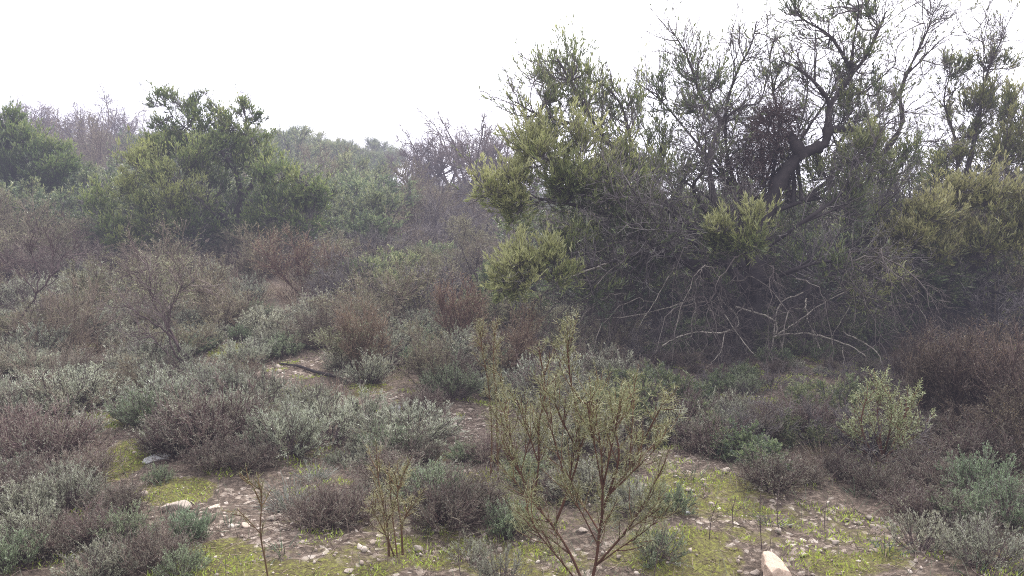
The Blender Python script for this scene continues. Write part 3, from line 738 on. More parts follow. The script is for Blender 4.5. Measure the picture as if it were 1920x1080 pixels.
    dead([(1240, 648, -1.2), (1290, 626, -1.1), (1360, 622, -.9), (1385, 600, -.6), (1345, 555, -.3)], .008, .015)
    dead([(1360, 622, -.9), (1350, 660, -1.1), (1325, 690, -1.2)], .009, .003)
    dead([(1345, 555, -.3), (1360, 590, -.7), (1400, 650, -1.0), (1440, 690, -1.1)], .012, .004)
    dead([(1510, 560, -.3), (1515, 600, -.6), (1540, 660, -.9), (1545, 720, -1.0)], .012, .004)
    dead([(1580, 650, -.9), (1582, 690, -1.0), (1575, 730, -1.1)], .008, .004)
    dead([(1600, 540, -.6), (1540, 570, -.7), (1500, 600, -.8), (1450, 632, -.8)], .008, .010)
    dead([(1620, 500, -.6), (1600, 560, -.8), (1560, 630, -.9)], .009, .003)
    dead([(1300, 560, -.6), (1220, 585, -.9), (1120, 600, -1.2)], .010, .003)
    dead([(1270, 490, -.6), (1230, 560, -1.0), (1200, 610, -1.1)], .010, .003)
    for q in dl:
        ln = np.linalg.norm(np.diff(q, axis=0), axis=1).sum()
        B, BR = kids(q[None], None, int(11 * ln), .15, 1, 42, 14, .38, .0036, 6, .2, (0, 0, -.07), .35, .4, rg)
        D, DR = kids(B, BR, 5, .2, 1, 40, 14, .2, .0028, 4, .2, (0, 0, -.05), .5, .3, rg)
        dm.tubes(B, BR, 4, rg.uniform(.0, .5, len(B))); dm.tubes(D, DR, 3, rg.uniform(.0, .5, len(D)))
    parts.append(('dead_branches', dm.mesh('dead_branches', M['dead_twig'])))
    r = put('evergreen_tree', parts, (0, 0, 0), 'large tangled evergreen tree with crooked dark bole and drooping dead lower branches', 'tree')
    rebase(r, b)

def rebase(r, b):
    """move the Empty to the thing's base, keeping the parts where they are"""
    r.location = b
    for c in r.children:
        me = c.data; n = len(me.vertices); a = np.empty(n * 3, np.float32); me.vertices.foreach_get('co', a)
        a = a.reshape(-1, 3) - np.asarray(b, np.float32); me.vertices.foreach_set('co', a.ravel()); me.update()

def custom_tree(name, label, base, limbs_px, clumps_px, lm='leaf', dens=1., leafL=.07, leafW=.013, bare=6, seed=1, group=None, twigmat='grey_twig'):
    rg = np.random.default_rng(seed)
    b = np.array([*base]); y0 = b[1]
    limbs = []
    for pts, r0, r1 in limbs_px:
        q = [P(x, y, y0 + d) for x, y, d in pts]
        limbs.append((spline(q, 4 * len(pts)), r0, r1))
    limbs.append((spline([b - [0, 0, .1], limbs[0][0][0] * .5 + b * .5, limbs[0][0][0]], 6), limbs_px[0][1] * 1.15, limbs_px[0][1]))
    cls = []
    for c in clumps_px:
        x, y, d, rx, rz, t = c[:6]; s = (y0 + d) / F
        cls.append((P(x, y, y0 + d), np.array([rx * s, .85 * rx * s, rz * s]), t, c[6] if len(c) > 6 else 1))
    parts = assemble(rg, limbs, cls, lm, dens, leafL, leafW, bare=bare, twigmat=twigmat)
    r = put(name, parts, (0, 0, 0), label, 'tree', group=group)
    rebase(r, b)
    return r

big_tree()

# tree closing the right edge
def right_tree():
    b = P(1790, 640, 9.6); b[2] = H(b[0], b[1])
    custom_tree('evergreen_tree', 'evergreen tree at the right edge with yellow-green foliage and drooping bare twigs', b,
        [([(1780, 600, 0), (1775, 540, 0), (1790, 470, .1), (1800, 380, .1), (1830, 250, .2), (1850, 140, .2), (1885, 60, .3)], .07, .006),
         ([(1775, 560, 0), (1797, 520, -.4), (1853, 483, -.6), (1897, 447, -.7), (1960, 400, -.8)], .035, .012),
         ([(1785, 500, 0), (1740, 420, -.3), (1700, 380, -.5), (1680, 430, -.7)], .03, .008),
         ([(1795, 430, .1), (1850, 340, .2), (1910, 240, .3), (1960, 150, .3)], .035, .006),
         ([(1800, 380, .1), (1790, 260, .4), (1770, 190, .4), (1785, 130, .4)], .025, .004),
         ([(1780, 540, 0), (1720, 520, -.4), (1660, 480, -.7), (1640, 500, -.8)], .022, .006),
         ([(1840, 200, .2), (1845, 110, .3), (1838, 40, .3)], .008, .003),
         ([(1780, 560, 0), (1840, 545, -.5), (1900, 560, -.9), (1950, 600, -1)], .02, .006),
         ([(1780, 550, 0), (1830, 570, -.7), (1880, 610, -1.1)], .016, .004),
         ([(1800, 420, .1), (1870, 400, -.3), (1930, 350, -.4)], .02, .006)],
        [(1800, 130, .3, 30, 35, .4, .7), (1860, 110, .3, 40, 35, .4, .6), (1840, 190, .2, 60, 55, .5, .9), (1900, 210, .3, 50, 50, .5, 1), (1800, 240, .4, 50, 50, .42, .9), (1870, 280, .2, 70, 50, .5, 1.1), (1780, 310, .3, 60, 45, .4, .8),
         (1840, 360, -1.0, 70, 40, .82, 1.8), (1900, 380, -1.1, 60, 45, .8, 1.7), (1760, 400, -1.1, 60, 45, .8, 1.7), (1700, 440, -1.2, 50, 40, .85, 1.7), (1675, 490, -1.2, 40, 30, .75, 1.4), (1740, 470, -1.0, 60, 40, .62, 1.4), (1820, 440, -1.0, 70, 45, .7, 1.6), (1900, 460, -1.1, 60, 40, .6, 1.4), (1680, 540, -.8, 35, 25, .8, .9), (1760, 540, .3, 70, 40, .25, .8), (1860, 520, .3, 70, 40, .25, .8), (1730, 350, .4, 60, 45, .35, .7), (1950, 300, .2, 60, 70, .5, 1)],
        bare=17, seed=31)
right_tree()

def left_tree():
    b = G(440, 486)
    custom_tree('evergreen_tree', 'rounded evergreen tree with two airy tufts above its dense green skirt left of centre', b,
        [([(438, 450, 0), (445, 400, 0), (452, 370, 0), (440, 320, -.1), (415, 285, -.1)], .075, .03),
         ([(452, 375, 0), (475, 340, .1), (478, 290, .1), (465, 262, .2), (430, 225, .3), (395, 190, .3)], .05, .008),
         ([(465, 262, .2), (462, 230, .2), (455, 200, .2), (445, 185, .2)], .02, .005),
         ([(415, 285, -.1), (370, 255, .1), (330, 225, .2), (300, 180, .2)], .028, .006),
         ([(370, 255, .1), (345, 210, .2), (330, 175, .2)], .014, .004),
         ([(440, 420, 0), (370, 370, -.4), (300, 330, -.6), (240, 330, -.7)], .04, .01),
         ([(445, 400, 0), (510, 350, -.3), (560, 330, -.5), (590, 380, -.6)], .04, .01),
         ([(440, 430, 0), (350, 410, -.7), (270, 420, -.9), (210, 430, -1)], .03, .008),
         ([(445, 425, 0), (520, 410, -.5), (580, 410, -.6)], .025, .007),
         ([(440, 440, 0), (400, 400, -.9), (350, 350, -1.0)], .03, .008)],
        [(305, 185, .2, 26, 24, .45, .7), (335, 195, .3, 30, 26, .45, .7), (360, 215, .2, 32, 28, .45, .75), (380, 240, .1, 28, 24, .45, .75), (305, 225, .2, 28, 22, .45, .7), (335, 240, .2, 32, 22, .45, .75), (452, 208, .2, 24, 24, .45, .75), (420, 232, .3, 30, 24, .45, .8), (478, 212, .2, 18, 20, .45, .6), (400, 212, .2, 16, 22, .45, .5), (320, 265, .1, 34, 22, .45, .8), (365, 185, .3, 18, 20, .45, .5), (420, 270, -.1, 50, 28, .5, 1), (360, 270, .1, 45, 26, .5, .9), (300, 290, -.2, 45, 28, .6, 1), (480, 260, .2, 35, 26, .5, .8), (430, 300, .4, 60, 34, .3, 1), (440, 255, .2, 45, 26, .55, .8), (400, 265, .1, 35, 25, .4, .7),
         (290, 265, -.3, 40, 26, .5, 1), (370, 300, -.6, 70, 30, .5, 1.1), (260, 310, -.7, 55, 28, .75, 1.2), (320, 330, -.9, 60, 30, .72, 1.2), (250, 350, -.8, 45, 30, .85, 1.3), (340, 375, -1.0, 60, 36, .75, 1.3), (290, 390, -1.0, 50, 30, .5, 1.2), (220, 430, -1.0, 50, 30, .45, 1.2), (190, 380, -.8, 45, 30, .5, 1), (240, 460, -1.1, 50, 26, .5, 1.2), (300, 440, -1, 50, 30, .35, 1.1), (370, 430, -.9, 55, 34, .3, 1.1),  # highlights and shade put into leaf tint: left clumps lighter, those beneath darker
         (510, 320, -.4, 55, 30, .5, 1.1), (560, 345, -.5, 45, 30, .55, 1.2), (530, 370, -.6, 60, 36, .45, 1.2), (580, 385, -.6, 40, 30, .42, 1.1), (500, 410, -.6, 60, 34, .4, 1.1), (560, 420, -.6, 45, 30, .35, 1), (480, 300, .2, 45, 32, .4, .9), (400, 330, -.3, 50, 30, .4, .8), (470, 445, .2, 60, 30, .25, 1), (410, 400, .4, 70, 50, .25, 1), (340, 280, .3, 45, 30, .35, .9)],
        bare=7, seed=41, dens=.95, lm='leaf_mid', leafL=.075, leafW=.016)
left_tree()

def edge_tree():
    b = P(20, 400, 19); b[2] = H(b[0], b[1])
    custom_tree('evergreen_tree', 'dark green dense tree cut by the left edge of the view', b,
        [([(20, 380, 0), (15, 330, 0), (10, 270, 0), (0, 220, 0)], .08, .02),
         ([(20, 360, 0), (70, 320, -.4), (110, 300, -.6)], .04, .01), ([(18, 345, 0), (60, 280, 0), (90, 250, 0)], .03, .01)],
        [(10, 225, 0, 40, 28, .4, 1.1), (40, 260, -.2, 50, 30, .42, 1.2), (0, 270, -.3, 50, 34, .35, 1.2), (90, 285, -.3, 45, 28, .45, 1.2), (60, 310, -.5, 60, 34, .3, 1.2), (120, 320, -.5, 38, 28, .38, 1.2), (10, 330, -.4, 60, 34, .25, 1.1), (100, 345, -.5, 50, 26, .28, 1.1), (-40, 280, 0, 50, 40, .35, 1), (50, 370, -.4, 60, 30, .22, 1)],
        bare=4, seed=51, lm='leaf_mid', leafL=.09, leafW=.02)
edge_tree()

# ================================================================== PROTOTYPES (mesh data)
LAV = [lavender(100 + i, 'lav', [1, .55, 1.2, .8, 1, .45, .9][i], [.026, .032, .022, .026, .03, .028, .024][i]) for i in range(7)]
LAVG = [lavender(120 + i, 'lav_green', 1.0, .024) for i in range(3)]
HEA = [heath(140 + i) for i in range(4)]
TWI = [twiggy(160 + i, lean=[40, 55, 32, 48][i], flecks=[9, 6, 11, 8][i]) for i in range(4)]
TWO = [twiggy(165 + i, 'twig', 'olive_fleck', [45, 58][i], 12) for i in range(2)]
TWB = [twiggy(170 + i, lean=55, flecks=2, n=9) for i in range(2)]
DRK = [twiggy(180 + i, 'dark_twig', 'dark_fleck', [26, 36, 30, 44][i], 5, [17, 13, 15, 11][i], .13) for i in range(4)]
GRY = [twiggy(190 + i, 'grey_twig', 'twigleaf', 62, 1, 13, .02) for i in range(3)]
TWT = [twiggy(310 + i, 'grey_twig', 'olive_fleck', 34, 3, 12, .12) for i in range(3)]
TWR = [twiggy(320 + i, 'rust_twig', 'rust_fleck', [34, 48][i], 8, 13, .1) for i in range(2)]
BSH = [bush(200 + i) for i in range(4)]
BAR = [bare_tree(220 + i, 6, 62) for i in range(4)]
CRT = [crown_tree(240 + i) for i in range(3)]
GRS = []
for i in range(3):
    GRS.append(tuft(260 + i, L=.3).mesh('grass_tuft', M['grass']))
SIL = [tuft(270 + i, n=170, L=.17, lean=80, droop=.02, wd=.0035, K=6).mesh('silver_tuft', M['silver']) for i in range(2)]
STR = [tuft(280 + i, n=26, L=.11, lean=80, droop=-.1, wd=.005).mesh('rosette', M['strap']) for i in range(3)]

OCC = []     # (x, y, r) already taken
def at(px, py): return G(px, py)

def hand(kind, protos, px, py, s, label, cat, name=None, rz=None, tilt=(0, 0)):
    if kind in ('lavender_bush', 'heather_tuft'): s *= .72 if py > 870 else .86
    p = at(px, py); i = int(rng.integers(len(protos)))
    OCC.append((p[0], p[1], .2 * (s if np.isscalar(s) else s[0])))
    pr = protos[i]
    if isinstance(pr, list):
        return put(kind, pr, p - np.array([0, 0, .015]), label, cat, rng.uniform(0, 6.28) if rz is None else rz, s, tilt=tilt)
    return single(kind, pr, p - np.array([0, 0, .01]), label, cat, rng.uniform(0, 6.28), s)

# ------------------------------------------------------------------ hand-placed neighbours
h = hand
# foreground left
h('lavender_bush', LAV, 185, 1085, .72, 'pale grey-green lavender bush at the bottom edge left of the bright moss', 'bush')
h('lavender_bush', LAV, 60, 965, .8, 'grey-green lavender bush against the left edge below the brown heather', 'bush')
h('lavender_bush', LAV, 15, 900, .8, 'lavender bush cut by the left edge beside the green moss patch', 'bush')
h('heather_tuft', HEA, 290, 1060, .85, 'dark brown heather tuft between the bottom lavender and the flat stone', 'bush')
h('heather_tuft', HEA, 170, 1015, .75, 'brown heather tuft directly above the bottom lavender bush', 'bush')
h('heather_tuft', HEA, 90, 1040, .7, 'sparse brown heather in the bottom left corner', 'bush')
h('lavender_bush', LAVG, 360, 1010, .62, 'small green cushion bush just below the flat pale stone', 'bush')
h('lavender_bush', LAVG, 345, 1075, .5, 'dark green cushion bush at the bottom edge beside bright moss', 'bush')
h('heather_tuft', HEA, 90, 870, 1.25, 'big reddish-brown heather clump at the left edge above the lavender', 'bush')
h('heather_tuft', HEA, 160, 905, .95, 'brown heather clump left of the green moss patch', 'bush')
h('lavender_bush', LAVG, 300, 905, .42, 'little dark green bush beside the pale grey stone', 'bush')
# lavender mass left of centre
for (x, y, s, l) in [(340, 830, 1.05, 'wide lavender bush behind the green moss patch'), (440, 815, 1.1, 'tall grey lavender bush in the middle of the left mass'), (540, 850, 1.1, 'lavender bush at the front of the mass above the silver tuft'),
                     (620, 830, 1.1, 'rounded lavender bush at the right side of the left mass'), (690, 800, .9, 'lavender bush left of the small white rock'), (490, 760, 1.0, 'pale lavender bush below the gravel clearing'), (400, 750, 1.0, 'lavender bush at the foot of the bare leaning shrub'),
                     (280, 750, 1.0, 'lavender bush right of the reddish grass tufts'), (580, 775, .9, 'lavender bush just in front of the gravel clearing'), (760, 815, .8, 'lavender bush right of the small white rock'), (330, 700, .9, 'lavender bush beside the base of the bare leaning shrub')]:
    h('lavender_bush', LAV, x, y, s, l, 'bush')
h('heather_tuft', HEA, 320, 850, .9, 'dark purple heather in the shade under the wide lavender', 'bush')
h('heather_tuft', HEA, 600, 985, .95, 'brown domed heather bush right of the silver tuft', 'bush')
h('heather_tuft', HEA, 660, 975, .8, 'grey-brown heather left of the yellow spiny shrub', 'bush')
h('heather_tuft', HEA, 835, 985, 1.05, 'dark purple-brown heather standing right of the yellow spiny shrub', 'bush')
h('heather_tuft', HEA, 900, 960, .95, 'maroon heather behind the blue-green cushion', 'bush')
h('heather_tuft', HEA, 780, 870, .75, 'small purple heather below the gravel path', 'bush')
h('heather_tuft', HEA, 930, 865, .7, 'dark heather at the end of the gravel path', 'bush')
h('lavender_bush', LAVG, 870, 865, .45, 'fresh green cushion bush at the end of the gravel path', 'bush')
h('lavender_bush', LAVG, 960, 1005, .7, 'blue-green cushion bush left of the large spiny shrub', 'bush')
h('lavender_bush', LAV, 880, 1055, .5, 'small pale lavender bush at the bottom left of the spiny shrub', 'bush')
h('lavender_bush', LAV, 940, 1095, .6, 'grey lavender bush at the bottom edge below the blue-green cushion', 'bush')
h('lavender_bush', LAV, 1190, 960, .75, 'thin grey-green bush directly right of the spiny shrub stem', 'bush')
h('lavender_bush', LAVG, 1260, 960, .6, 'sparse green bush right of the large spiny shrub', 'bush')
h('lavender_bush', LAVG, 1230, 1050, .6, 'low green bush at the foot of the large spiny shrub', 'bush')
h('grass_tuft', SIL, 545, 950, 1.2, 'silver-grey wiry tuft with curled blades in front of lavender', 'plant')
h('grass_tuft', SIL, 590, 900, .8, 'smaller silver wiry tuft behind the big silver one', 'plant')
for (kd, pr, x, y, sc_, l) in [('lavender_bush', LAV, 130, 955, .85, 'grey-green lavender right of the left edge lavender, under the brown heather clump'), ('heather_tuft', HEA, 225, 962, .75, 'low brown heather left of the flat pale slab'), ('lavender_bush', LAV, 60, 1015, .8, 'grey lavender in the lower left between two brown heathers'), ('lavender_bush', LAVG, 235, 1015, .65, 'green cushion bush right above the pale bottom lavender'),
                               ('lavender_bush', LAVG, 25, 1065, .7, 'green cushion bush in the extreme bottom left corner'), ('heather_tuft', HEA, 20, 845, 1.0, 'reddish heather cut by the left edge above the moss'), ('lavender_bush', LAV, 30, 790, 1.0, 'lavender bush cut by the left edge over the reddish heather'), ('heather_tuft', HEA, 400, 880, .8, 'dark heather in front of the left lavender mass above the slab'), ('heather_tuft', HEA, 470, 880, .85, 'dark heather at the front foot of the left lavender mass'),
                               ('lavender_bush', LAV, 700, 880, .8, 'grey lavender between the domed heather and the gravel path'), ('heather_tuft', HEA, 1765, 872, .9, 'brown heather at the foot of the dark broom, left part'), ('heather_tuft', HEA, 1840, 868, .95, 'brown heather at the foot of the dark broom, middle part'), ('heather_tuft', HEA, 1905, 880, .95, 'brown heather at the foot of the dark broom by the right edge'), ('heather_tuft', HEA, 1590, 900, .8, 'low purple-brown heather between the dark tuft and the pale green shrub')]:
    h(kd, pr, x, y, sc_, l, 'bush')
# right foreground
h('heather_tuft', HEA, 1450, 918, .92, 'compact dark brown heather tuft standing alone on the mossy gravel', 'bush')
h('heather_tuft', HEA, 1510, 905, .6, 'reddish dry heather beside the compact dark tuft', 'bush')
h('lavender_bush', LAV, 1720, 1030, .8, 'grey-green bush on a bare woody foot right of the gravel patch', 'bush')
h('lavender_bush', LAV, 1850, 1060, .85, 'greyish lavender bush in the bottom right corner', 'bush')
h('lavender_bush', LAVG, 1840, 930, .95, 'blue-green cushion bush under the dark brown broom', 'bush')
h('lavender_bush', LAVG, 1890, 985, .9, 'bright blue-green cushion bush at the right edge', 'bush')
h('lavender_bush', LAVG, 1800, 975, .7, 'green cushion bush between the grey bush and the blue-green cushion', 'bush')
h('heather_tuft', HEA, 1740, 900, .9, 'brown heather right of the pale green spiny shrub', 'bush')
h('heather_tuft', HEA, 1640, 925, .8, 'low brown heather below the pale green spiny shrub', 'bush')
h('lavender_bush', LAV, 1370, 790, .75, 'shaded lavender bush under the big tree left of the fallen boughs', 'bush')
h('lavender_bush', LAVG, 1400, 740, .6, 'green cushion bush beneath the arching dead branches', 'bush')
h('grey_brush', GRY, 1400, 850, .33, 'grey-purple heap of dry tangled twigs behind the compact dark tuft', 'shrub')
h('heather_tuft', HEA, 1330, 850, .9, 'brown heather left of the dry heather heap', 'bush')
h('lavender_bush', LAV, 1265, 830, .9, 'grey lavender bush right behind the large spiny shrub', 'bush')
h('grass_tuft', GRS, 1540, 880, .9, 'dry straw grass tuft left of the pale green spiny shrub', 'plant')
for k, (x, y, l) in enumerate([(1445, 985, 'green strap-leaved rosette above the orange stone'), (1605, 930, 'pale rosette below the pale green spiny shrub'), (1300, 900, 'rosette of narrow leaves left of the compact heather tuft'), (530, 1035, 'small rosette in the gravel right of the thin sapling'), (1660, 1040, 'rosette of grey leaves left of the grey-green bush'), (1130, 1000, 'rosette showing behind the spiny shrub stems'), (330, 975, 'rosette left of the flat pale stone'), (430, 990, 'rosette below the flat stone in the gravel'), (1830, 1075, 'spiky grey rosette at the bottom right corner')]):
    h('leaf_rosette', STR, x, y, 1.0, l, 'plant')
# middle ground
h('twiggy_shrub', TWR, 870, 665, .82, 'reddish-brown twiggy shrub in front of the yellow-green drooping bough', 'shrub')
h('twiggy_shrub', TWR, 690, 712, .72, 'pinkish-grey twiggy shrub right of the gravel clearing', 'shrub')
h('twiggy_shrub', TWI, 765, 610, .85, 'olive-brown upright shrub left of the reddish-brown one', 'shrub')
h('twiggy_shrub', TWI, 480, 545, 1.0, 'olive-tipped brown shrub at the foot of the rounded tree', 'shrub')
h('twiggy_shrub', TWR, 575, 555, 1.1, 'pinkish-brown shrub with visible forked stems right of the olive-tipped one', 'shrub')
h('twiggy_shrub', TWI, 800, 735, .6, 'small olive twiggy shrub above the gravel path', 'shrub')
h('heather_tuft', HEA, 590, 645, 1.2, 'grey-brown feathery heather behind the gravel clearing', 'bush')
h('twiggy_shrub', TWR, 950, 720, .75, 'thin reddish shrub behind the tall spiny shoots', 'shrub')
for (x, y, l) in [(210, 690, 'reddish dry grass clump left of the bare leaning shrub'), (150, 690, 'reddish dry grass clump nearest the left edge'), (240, 670, 'reddish dry grass clump behind the leaning shrub base'), (330, 610, 'orange dry grass clump behind the bare leaning shrub')]:
    h('grass_tuft', GRS, x, y, 1.2, l, 'plant')

# bare leaning shrubs on the left
def leaning(name, label, limbs_px, base, seed, bare=16):
    rg = np.random.default_rng(seed); b = np.asarray(base); y0 = b[1]
    w = MB(); tw = MB()
    for pts, r0, r1 in limbs_px:
        q = spline([P(x, y, y0 + d) for x, y, d in pts], 5 * len(pts)); q += rg.normal(0, .006, q.shape)
        w.tubes(q[None], np.linspace(r0, r1, len(q))[None], 6, .3)
        ln = np.linalg.norm(np.diff(q, axis=0), axis=1).sum()
        B, BR = kids(q[None], None, int(bare * ln), .35, 1, 40, 12, .42, .0045, 6, .15, (0, 0, .05), .35, .3, rg)
        D, DR = kids(B, BR, 7, .2, 1, 40, 12, .18, .0024, 4, .18, (0, 0, .05), .5, .3, rg)
        E, ER = kids(D, DR, 3, .3, 1, 40, 12, .07, .0016, 3, .15, (0, 0, .02), .5, .3, rg)
        for Q, QR in ((B, BR), (D, DR), (E, ER)): tw.tubes(Q, QR, 3, rg.uniform(.1, .9, len(Q)))
    f = MB(); leafup(f, D, 2, .4, 1, 45, .016, .005, .5, .1, rg)
    r = put(name, [('stems', w.mesh('leaning_stems', M['lav_wood'])), ('twigs', tw.mesh('leaning_twigs', M['lav_wood'])), ('foliage', f.mesh('leaning_leaves', M['twigleaf']))], (0, 0, 0), label, 'shrub')
    rebase(r, b)
g = G(358, 700)
leaning('twiggy_shrub', 'bare leaning shrub with a fan of dark stems amid the lavender', [
    ([(372, 700, 0), (345, 660, 0), (315, 625, 0), (270, 595, -.1), (230, 570, -.1)], .013, .004), ([(360, 700, 0), (335, 650, 0), (315, 610, .05), (300, 570, .1), (270, 530, .1)], .013, .004),
    ([(352, 695, 0), (320, 650, -.1), (315, 600, -.1), (325, 570, -.1), (345, 530, -.1)], .011, .003), ([(350, 690, 0), (318, 620, .1), (285, 560, .2), (280, 510, .2), (270, 480, .2)], .010, .003), ([(345, 700, 0), (310, 660, -.2), (280, 630, -.2), (250, 620, -.2)], .008, .003), ([(315, 620, 0), (320, 580, 0), (335, 550, 0), (375, 520, 0)], .008, .003)], g, 61, 9)
g = G(20, 655)
leaning('twiggy_shrub', 'slender bare sapling leaning right beside the left edge with a twiggy crown', [
    ([(20, 650, 0), (28, 620, 0), (50, 580, 0), (75, 545, 0), (105, 508, 0)], .014, .008), ([(68, 550, 0), (72, 510, 0), (60, 480, 0), (50, 460, 0)], .008, .003), ([(105, 508, 0), (120, 480, .1), (150, 460, .1)], .007, .003), ([(70, 552, 0), (45, 520, -.1), (20, 500, -.1), (0, 480, -.1)], .007, .003), ([(90, 525, 0), (100, 490, .1), (95, 455, .1)], .006, .003)], g, 62, 15)

# ------------------------------------------------------------------ spiny shrubs
def px_limbs(y0, L):
    return [(spline([P(x, y, y0 + d) for x, y, d in pts], 5 * len(pts)), r0, r1) for pts, r0, r1 in L]
def spiny(label, base, LM, seed, **kw):
    b = np.asarray(base)
    r = put('spiny_shrub', thorny(seed, px_limbs(b[1], LM), **kw), (0, 0, 0), label, 'shrub'); rebase(r, b)
g = G(1105, 1105)
spiny('large golden-green spiny shrub with red-brown stems standing in the foreground', g, [
    ([(1105, 1110, 0), (1118, 1050, 0), (1125, 990, 0), (1140, 930, 0), (1180, 880, .05), (1205, 830, .1)], .0072, .0026),
    ([(1100, 1110, 0), (1070, 1040, .05), (1035, 985, .1), (1000, 940, .15), (975, 890, .2), (945, 840, .25)], .006, .0024),
    ([(1128, 980, 0), (1130, 920, -.05), (1128, 860, -.05), (1120, 800, 0), (1105, 740, .05)], .0055, .0022),
    ([(1040, 985, .1), (1065, 920, .1), (1085, 850, .1), (1080, 770, .1), (1068, 700, .1), (1066, 640, .1)], .006, .0022),
    ([(1140, 930, 0), (1160, 860, -.1), (1155, 800, -.1), (1170, 750, -.1)], .005, .002),
    ([(1000, 940, .15), (1010, 870, .2), (1010, 800, .2), (1022, 730, .25), (1010, 650, .25)], .005, .002),
    ([(1085, 850, .1), (1055, 790, 0), (1035, 740, 0)], .004, .002),
    ([(1118, 1060, 0), (1170, 1000, -.1), (1210, 940, -.1), (1235, 890, -.1)], .005, .002),
    ([(1090, 1100, 0), (1050, 1050, -.1), (1010, 1000, -.1), (985, 950, -.1)], .004, .002),
    ([(1125, 1000, 0), (1090, 940, .15), (1060, 880, .2)], .004, .002)] + [
    ([(bx, by, dd), (bx + dx * .4, by + dy * .4, dd + .04 * math.sin(k)), (bx + dx * .75, by + dy * .72, dd + .09 * math.sin(k)), (bx + dx, by + dy, dd + .14 * math.sin(k))], .0036, .0016)
    for k, (bx, by, dd, dx, dy) in enumerate([(1035, 985, .1, -75, -90), (1000, 940, .15, -60, -130), (1070, 1040, .05, -90, -70), (1120, 1020, 0, -60, -120), (1130, 920, -.05, 30, -150), (1130, 920, -.05, -30, -170), (1140, 930, 0, 90, -90), (1180, 880, .05, 70, -70), (1180, 880, .05, 10, -160), (1065, 920, .1, -40, -150), (1065, 920, .1, 20, -130), (1118, 1060, 0, 110, -80), (1170, 1000, -.1, 70, -50), (975, 890, .2, -30, -120), (975, 890, .2, 30, -110), (1085, 850, .1, 40, -120), (1010, 870, .2, -40, -120), (1205, 830, .1, 40, -80)])], 71, nk=11, L=.18, r2=.0021)
g = G(925, 905)
spiny('tall upright spiny shoots rising left of the large golden-green shrub', g, [
    ([(935, 905, 0), (932, 820, 0), (930, 740, 0), (925, 680, 0), (928, 610, 0)], .007, .0025), ([(920, 900, 0), (922, 820, .05), (918, 740, .05), (905, 660, .05), (900, 620, .05)], .006, .0025),
    ([(930, 860, 0), (950, 800, -.05), (945, 740, -.05), (940, 700, -.05)], .005, .002)], 72, nk=9, L=.11)
g = G(735, 1045)
spiny('small yellowish spiny shrub standing on the mossy gravel', g, [
    ([(730, 1045, 0), (725, 980, 0), (712, 920, 0), (706, 860, 0)], .006, .002), ([(755, 1040, 0), (752, 985, 0), (745, 930, .05), (755, 890, .05)], .006, .002), ([(752, 985, 0), (765, 960, -.05), (780, 940, -.05)], .004, .002), ([(740, 1045, 0), (722, 1000, -.05), (700, 960, -.05)], .004, .002), ([(745, 1045, 0), (735, 960, .1), (730, 900, .1)], .004, .002)], 73, nk=14, L=.13, spine=.024)
g = G(1655, 870)
spiny('pale green spiny shrub glowing in front of the dark brown broom', g, [
    ([(1655, 870, 0), (1650, 820, 0), (1645, 770, 0), (1650, 725, 0)], .008, .003), ([(1660, 870, 0), (1680, 820, .05), (1695, 780, .05), (1710, 750, .05)], .007, .003), ([(1650, 870, 0), (1625, 830, -.05), (1615, 790, -.05), (1625, 745, -.05)], .007, .003), ([(1655, 860, 0), (1640, 810, .15), (1630, 770, .15)], .006, .003), ([(1655, 860, 0), (1670, 800, -.15), (1672, 750, -.15)], .006, .003), ([(1650, 870, 0), (1615, 840, 0), (1598, 815, 0)], .005, .002), ([(1660, 870, 0), (1700, 840, 0), (1722, 800, 0)], .005, .002), ([(1655, 860, 0), (1690, 830, -.2), (1690, 800, -.2)], .005, .002)], 74, nk=13, L=.2, mat='pale_thorn', spine=.026, sw=.0045, spn=26)
g = G(490, 1100)
spiny('single thin sapling with a sparse olive tip standing in the foreground gravel', g, [([(505, 1100, 0), (497, 1050, 0), (488, 1000, 0), (490, 950, 0), (488, 910, 0)], .004, .002), ([(488, 1000, 0), (470, 980, 0), (445, 955, 0)], .002, .0015), ([(490, 950, 0), (475, 915, 0), (462, 895, 0)], .002, .0015)], 75, nk=8, L=.1, spine=.018, spn=14)
for k, (x, y, tx, ty, l) in enumerate([(1428, 1030, 1430, 880, 'thin dark stalk rising behind the orange stone'), (1460, 1000, 1462, 900, 'thin dark stalk right of the compact heather tuft'), (1548, 1010, 1552, 930, 'short twiggy stalk on the gravel right of the orange stone'), (1375, 990, 1380, 930, 'forked stalk left of the orange stone'), (1225, 1090, 1250, 985, 'olive stalk leaning right beside the spiny shrub'), (865, 1090, 862, 1000, 'reddish stalk at the bottom edge left of the spiny shrub'), (1330, 1010, 1345, 940, 'leaning stalk in the moss left of the forked stalk')]):
    b = G(x, y)
    spiny(l, b, [([(x, y, 0), ((x + tx) / 2 - 4, (y + ty) / 2, 0), (tx, ty, 0)], .0022, .0012), ([((x + tx) / 2, (y + ty) / 2, 0), (tx + 18, ty + 20, 0)], .0014, .0009)], 80 + k, nk=5, L=.06, spine=.012, spn=6, r2=.0012, mat='twigleaf', stem='lav_wood')

# dark broom filling the right edge
for k, (x, y, s) in enumerate([(1730, 790, 1.15), (1800, 800, 1.25), (1870, 800, 1.3), (1930, 820, 1.3), (1760, 740, 1.2), (1840, 740, 1.3), (1910, 740, 1.3), (1960, 760, 1.2), (1900, 850, 1.0), (1700, 730, 1.0), (1820, 840, .9), (1950, 880, .9)]):
    h('broom_bush', DRK, x, y, (s * .54 * rng.uniform(.8, 1.2), s * .54 * rng.uniform(.8, 1.2), s * .52 * rng.uniform(.75, 1.1)), 'dark reddish-brown broom bush in the thicket under the right edge tree', 'bush')['group'] = 'dark broom thicket at the right edge'

